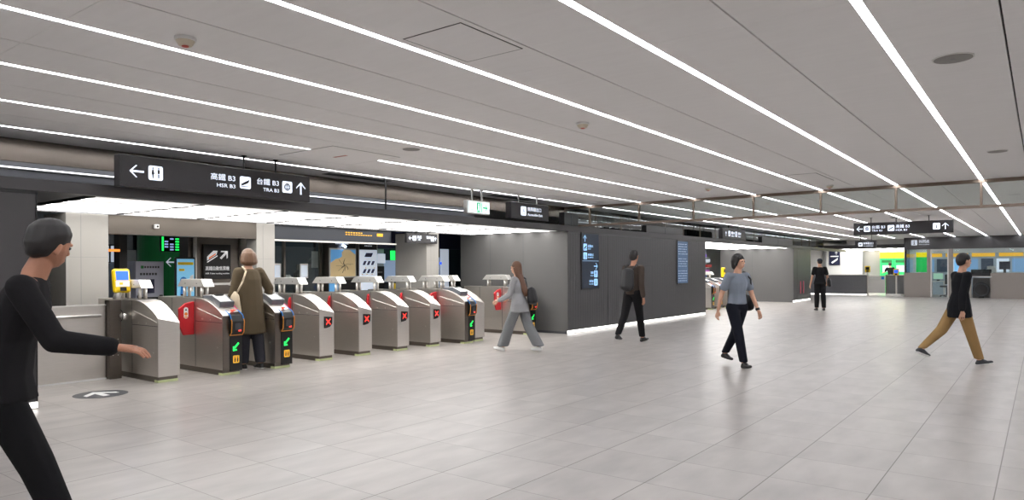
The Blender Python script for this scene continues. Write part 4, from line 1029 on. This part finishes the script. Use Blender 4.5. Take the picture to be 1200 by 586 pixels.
    blob('body', body, look.get('skin', M_skin), t, voxel)
    # shoes
    for s, (H, K, A, b) in legs.items():
        P = L[s]; pit = max(0, (P[2].z / k - .10)) * 3.2; pit = min(pit, .9)
        if b > .12: pit = -min(.35, b * .6)
        f = V3((s * .12, math.cos(pit), -math.sin(pit))).normalized(); dnv = V3((0, -math.sin(pit), -math.cos(pit)))
        heel = P[2] + (dnv * .045 - f * .035) * k; toe = P[2] + (dnv * .05 + f * .15) * k; ball = P[2] + (dnv * .05 + f * .09) * k
        sp = [(S(P[2] + dnv * .01 * k, .04 * k), S(heel, .033 * k)), (S(P[2] + dnv * .015 * k + f * .02 * k, .038 * k), (ball, .043 * k, .05 * k, .027 * k)), (S(heel, .033 * k), (ball, .042 * k, .05 * k, .028 * k)), ((ball, .042 * k, .05 * k, .028 * k), (toe, .03 * k, .03 * k, .022 * k))]
        so = blob('shoe', sp, look['shoe'], t, .007, 2)
        if 'sole' in look:
            q = [((heel + dnv * .018 * k, .034 * k, .036 * k, .012 * k), (ball + dnv * .016 * k, .045 * k, .05 * k, .012 * k)), ((ball + dnv * .016 * k, .045 * k, .05 * k, .012 * k), (toe + dnv * .012 * k, .032 * k, .032 * k, .01 * k))]
            blob('sole', q, look['sole'], so, .006, 1)
    # trousers
    wd = look.get('wide', 1.0); tr = []
    pel2 = (pel[0], pel[1] + .015 * k, pel[2] + .016 * k, pel[3] + .01 * k)
    waist = (dn((0, 0, 1.04)), .135 * k * sh, .10 * k, .03 * k)
    tr += [(pel2, waist)]
    for s, P in L.items():
        hem = P[1] * .06 + P[2] * .94
        tr += [(pel2, S(P[0], .10 * k)), (S(P[0], .10 * k), S(P[1], .072 * k * wd)), (S(P[1], .072 * k * wd), (hem, .058 * k * wd * look.get('flare', 1.0), .062 * k * wd * look.get('flare', 1.0), .012 * k))]
    blob('trousers', tr, look['bottom'], t, .01, 4)
    # top
    tp = []; g = .016; hemz = look.get('hem', .93)
    A_ = E((0, 0, 1.13), .122 * sh + g, .088 + g, .08); B_ = E((0, .0, 1.29), .150 * sh + g, .105 + g, .10); D_ = E((0, -.01, 1.39), .135 * sh + g, .072 + g, .055)
    if look.get('coat'):
        bt_ = (dn((0, -.01, hemz)), .235 * k, .17 * k, .02 * k); md = (up((0, 0, 1.13)), .19 * k, .14 * k, .08 * k); B_ = E((0, .0, 1.29), .178, .135, .10); D_ = E((0, -.01, 1.385), .16, .095, .06)
        tp += [(bt_, md), (md, B_), (B_, D_)]
    else:
        lo = look.get('loose', 1.0)
        hm = (dn((0, 0, hemz)), (.150 * sh + g) * k * lo, (.105 + g) * k * lo, .03 * k)
        if hemz < .9:
            hp_ = (dn((0, 0, .95)), .172 * k * lo, .128 * k * lo, .06 * k); hm = (dn((0, 0, hemz)), .186 * k * lo, .15 * k * lo, .02 * k)
            tp += [(hm, hp_), (hp_, A_)]
        tp += [(hm if hemz >= .9 else hp_, A_), (A_, B_), (B_, D_)]
    tp += [(E((0, -.005, 1.43), .07, .06, .02), D_)]
    ag = .014 if not look.get('coat') else .026
    for s, P in arms.items():
        tp += [(E((s * .09 * sh, 0, 1.395), .06, .055, .05), S(P[0], (.050 + ag) * k)), ]
        if look.get('sleeve', 'long') == 'short':
            tp += [(S(P[0], (.050 + ag) * k), S(P[0] * .38 + P[1] * .62, (.05 + ag) * k))]
        else:
            tp += [(S(P[0], (.050 + ag) * k), S(P[1], (.042 + ag) * k)), (S(P[1], (.042 + ag) * k), S(P[1] * .08 + P[2] * .92, (.032 + ag) * k))]
    blob('coat' if look.get('coat') else 'shirt', tp, look['top'], t, .009, 4)
    # hair
    st = look['hairstyle']; hr = []
    if st == 'cap':
        hr += [((hp(0, -.02, .055), .083 * k, .098 * k, .062 * k), (hp(0, -.03, .03), .084 * k, .095 * k, .04 * k))]
        blob('hair', [((hp(0, -.03, .02), .082 * k, .088 * k, .06 * k), (hp(0, -.045, -.03), .07 * k, .065 * k, .04 * k))], look['hair'], t, .008, 2)
        blob('cap', hr + [((hp(0, .06, .035), .06 * k, .05 * k, .01 * k), (hp(0, .12, .025), .05 * k, .03 * k, .008 * k))], look['capm'], t, .008, 2)
    else:
        hr += [((hp(0, -.022, .045), .087 * k, .100 * k, .085 * k), (hp(0, -.04, .0), .086 * k, .080 * k, .075 * k))]
        if st == 'short': hr += [((hp(0, -.04, .0), .082 * k, .072 * k, .06 * k), (hp(0, -.055, -.05), .062 * k, .045 * k, .03 * k))]
        if st == 'bob': hr += [((hp(0, -.035, .02), .116 * k, .100 * k, .08 * k), (hp(0, -.04, -.075), .132 * k, .098 * k, .055 * k))]
        if st == 'long':
            hr += [((hp(0, -.035, .0), .094 * k, .085 * k, .07 * k), (hp(0, -.05, -.12), .095 * k, .07 * k, .05 * k)), ((hp(0, -.05, -.12), .095 * k, .07 * k, .05 * k), (up((look.get('hairx', 0), -.15, 1.14)), .075 * k, .04 * k, .08 * k))]
        if st == 'tied':
            hr += [((hp(0, -.04, .0), .083 * k, .075 * k, .065 * k), (hp(0, -.05, -.075), .07 * k, .05 * k, .05 * k)), ((hp(-.07, .015, .05), .022 * k, .04 * k, .03 * k), (hp(-.075, .0, -.04), .018 * k, .03 * k, .03 * k)), ((hp(.07, .015, .05), .022 * k, .04 * k, .03 * k), (hp(.075, .0, -.04), .018 * k, .03 * k, .03 * k))]
        blob('hair', hr, look['hair'], t, .008, 3)
    for s in (-1, 1):
        m = MB(); m.ball(hp(s * .030, .0765, .006), .008 * k, u=8, v=6); m.obj('eye', M_dkgrey, t, smooth=True)
    m = MB(); m.ball(hp(0, .082, -.062), .021 * k, .006 * k, .005 * k, u=10, v=6); m.obj('lips', mat('lips', (170, 90, 85), .5), t, smooth=True)
    return t, {'arms': arms, 'up': up, 'dn': dn, 'k': k, 'hp': hp, 'J': L}
def held(name, lab, cat, person, rz, prims, m, extra=()):
    t = thing(name, lab, cat, person.location, person.rotation_euler.z)
    blob('pouch', prims, m, t, .009, 3)
    for (nm, pts, r, mm) in extra:
        b = MB(); b.tube(pts, r, 8); b.obj(nm, mm, t, smooth=True)
    return t
cloth = lambda n, c, r=.85: mat(n, c, r, noise=.12, scale=5, spec=.2)
M_hairblk = mat('black_hair', (26, 22, 22), .5, noise=.2, scale=30, stretch=(1, 1, .2)); M_hairbr = mat('brown_hair', (96, 62, 40), .5, noise=.25, scale=30, stretch=(1, 1, .2)); M_hairlt = mat('light_brown_hair', (96, 68, 46), .5, noise=.3, scale=30, stretch=(1, 1, .2))
M_bagblk = mat('black_leather', (24, 24, 28), .5); HD = lambda deg: rad(deg)
VIEW = 0.6493   # heading (about z) of someone walking straight away from the camera
# woman in olive coat
p, q = human('woman in a long olive brown coat seen from behind, her hand on the card reader', (-8.74, 5.52, 0), PI / 2 + .05, 1.66,
    {'leg': ((4, 2), (-6, 4)), 'lean': 4, 'arm': ((12, 8, 25), (2, 34, 42)), 'head': 0},
    {'top': cloth('olive_coat', (84, 73, 56)), 'bottom': cloth('charcoal_trousers', (44, 44, 50)), 'shoe': M_blackpl, 'sole': M_paper, 'hair': M_hairlt, 'hairstyle': 'bob', 'coat': True, 'hem': .52, 'wide': 1.25}, .007)
u_ = q['up']
held('tote_bag', 'cream tote bag on the shoulder of the woman in the olive coat', 'bag', p, 0, [((u_((-.24, .02, 1.0)), .035, .12, .13), (u_((-.23, .02, .84)), .04, .13, .09))], cloth('cream_canvas', (205, 190, 165)),
     [('strap', [u_((-.24, -.05, 1.1)), u_((-.20, -.135, 1.25)), u_((-.135, -.13, 1.40)), u_((-.12, -.03, 1.47))], .012, cloth('cream_canvas', (0, 0, 0)))])
# girl with long hair, walking left
p, q = human('girl with long brown hair in pale grey blouse and wide trousers, walking left', (-6.95, 9.36, 0), VIEW + rad(62), 1.55,
    {'leg': ((24, 4), (-20, 10)), 'lean': 5, 'arm': ((18, 8, 50), (20, 12, 55)), 'head': 0, 'twist': 0},
    {'top': cloth('pale_grey_blouse', (150, 150, 152)), 'bottom': cloth('mid_grey_trousers', (118, 120, 122)), 'shoe': M_paper, 'hair': M_hairbr, 'hairstyle': 'long', 'hem': .80, 'loose': 1.15, 'wide': 1.35, 'flare': 1.35, 'slim': .9})
u_ = q['up']
held('shoulder_bag', 'black shoulder bag on the back of the girl with long brown hair', 'bag', p, 0, [((u_((.12, -.20, 1.13)), .13, .07, .10), (u_((.14, -.21, .98)), .14, .08, .07))], M_bagblk,
     [('strap', [u_((.10, -.13, 1.2)), u_((.14, -.10, 1.40)), u_((.15, .02, 1.45)), u_((.19, .10, 1.25)), u_((.2, -.05, 1.1))], .01, M_bagblk)])
# man with the backpack
p, q = human('man in dark clothes with a black backpack walking away beside the charcoal facade', (-6.10, 11.76, 0), VIEW - rad(42), 1.73,
    {'leg': ((-20, 14), (14, 2)), 'lean': 3, 'arm': ((14, 8, 12), (-10, 8, 20)), 'head': 0},
    {'top': cloth('brown_jacket', (72, 62, 56)), 'bottom': cloth('black_trousers', (24, 23, 25)), 'shoe': M_blackpl, 'hair': M_hairblk, 'hairstyle': 'short', 'hem': .92, 'wide': 1.0, 'skin': M_skindk})
u_ = q['up']
held('backpack', 'black backpack on the man walking away beside the charcoal facade', 'bag', p, 0, [((u_((0, -.19, 1.32)), .13, .07, .07), (u_((0, -.20, 1.05)), .145, .085, .10))], M_bagblk,
     [('strap', [u_((s * .09, -.16, 1.36)), u_((s * .10, -.06, 1.455)), u_((s * .10, .08, 1.41)), u_((s * .12, .12, 1.25)), u_((s * .14, .03, 1.08))], .016, M_bagblk) for s in (-1, 1)])
# woman in grey t-shirt, walking towards the camera
p, q = human('woman in a grey t-shirt and black trousers walking towards the camera', (-3.42, 9.72, 0), VIEW + PI - rad(-22), 1.60,
    {'leg': ((-20, 16), (19, 4)), 'lean': 2, 'arm': ((14, 12, 10), (-16, 12, 8)), 'head': 20},
    {'top': cloth('grey_tshirt', (128, 136, 148)), 'bottom': cloth('navy_black_trousers', (20, 22, 32)), 'shoe': M_blackpl, 'hair': M_hairblk, 'hairstyle': 'tied', 'hem': .98, 'sleeve': 'short', 'wide': 1.05, 'slim': .95})
u_ = q['up']
held('shoulder_bag', 'black shoulder bag at the hip of the woman in the grey t-shirt', 'bag', p, 0, [((u_((-.24, -.05, 1.03)), .04, .11, .08), (u_((-.25, -.05, .92)), .05, .12, .06))], M_bagblk,
     [('strap', [u_((-.23, -.13, 1.1)), u_((-.19, -.10, 1.35)), u_((-.13, -.02, 1.462)), u_((-.17, .09, 1.35)), u_((-.22, .05, 1.1))], .012, M_bagblk)])
w_ = q['arms'][-1]; d_ = (w_[2] - w_[1]).normalized(); m = MB(); m.rod(w_[2] - d_ * .02, w_[2] + d_ * .012, .031, n=14); o = m.obj('wristwatch', M_blackpl); o.location = p.location; o.rotation_euler = p.rotation_euler; tag(o, 'black watch on the wrist of the woman in the grey t-shirt', 'watch')
# far man with cap
p, q = human('man in black with a cap standing before the far low wall, seen from behind', (-5.72, 23.92, 0), VIEW - rad(5), 1.68,
    {'leg': ((6, 3), (-6, 3)), 'lean': 1, 'arm': ((4, 14, 10), (2, 14, 40)), 'head': 0},
    {'top': cloth('black_tshirt', (22, 22, 24)), 'bottom': cloth('black_trousers', (0, 0, 0)), 'shoe': M_blackpl, 'hair': M_hairblk, 'hairstyle': 'cap', 'capm': cloth('dark_cap', (44, 48, 56)), 'hem': .88, 'sleeve': 'short', 'wide': 1.15, 'loose': 1.1}, .01)
u_ = q['up']
held('shoulder_bag', 'black bag at the right hip of the man with the cap', 'bag', p, 0, [((u_((.28, .0, .98)), .05, .13, .1), (u_((.30, .0, .84)), .06, .15, .06))], M_bagblk,
     [('strap', [u_((.27, .08, 1.05)), u_((.22, .12, 1.12)), u_((.27, -.06, 1.05))], .012, M_bagblk)])
# man in tan trousers walking right
p, q = human('man in a black shirt and tan trousers striding right in front of the booth', (-.95, 11.72, 0), VIEW - rad(95), 1.60,
    {'leg': ((-30, 16), (17, 0)), 'lean': 5, 'arm': ((14, 4, 18), (-12, 4, 14)), 'head': 0},
    {'top': cloth('black_shirt', (20, 21, 25)), 'bottom': cloth('tan_trousers', (150, 120, 78)), 'shoe': M_dkgrey, 'sole': M_paper, 'hair': M_hairblk, 'hairstyle': 'short', 'hem': .76, 'wide': 1.1, 'loose': 1.12, 'slim': 1.0})
# close person at left edge
p, q = human('dark dressed person close to the camera at the left edge, reaching one arm forward', (-3.90, 1.15, 0), VIEW - rad(66), 1.70,
    {'leg': ((-22, 8), (24, 4)), 'lean': 17, 'arm': ((-22, 6, 12), (46, 6, 52)), 'head': 42},
    {'top': cloth('black_jacket', (26, 25, 27)), 'bottom': cloth('black_slacks', (18, 18, 20)), 'shoe': M_blackpl, 'hair': M_hairblk, 'hairstyle': 'short', 'hem': .84, 'wide': 1.1, 'loose': 1.12, 'skin': M_skindk}, .0045)
# customer at the ticket machine
p, q = human('person in black at the green ticket machines, seen over the low wall', (-6.55, 42.4, 0), .5, 1.66,
    {'leg': ((3, 2), (-3, 2)), 'lean': 8, 'arm': ((50, 8, 40), (30, 8, 50)), 'head': 0},
    {'top': cloth('black_tshirt', (0, 0, 0)), 'bottom': cloth('black_trousers', (0, 0, 0)), 'shoe': M_blackpl, 'hair': M_hairblk, 'hairstyle': 'short', 'hem': .9, 'sleeve': 'short'}, .012)
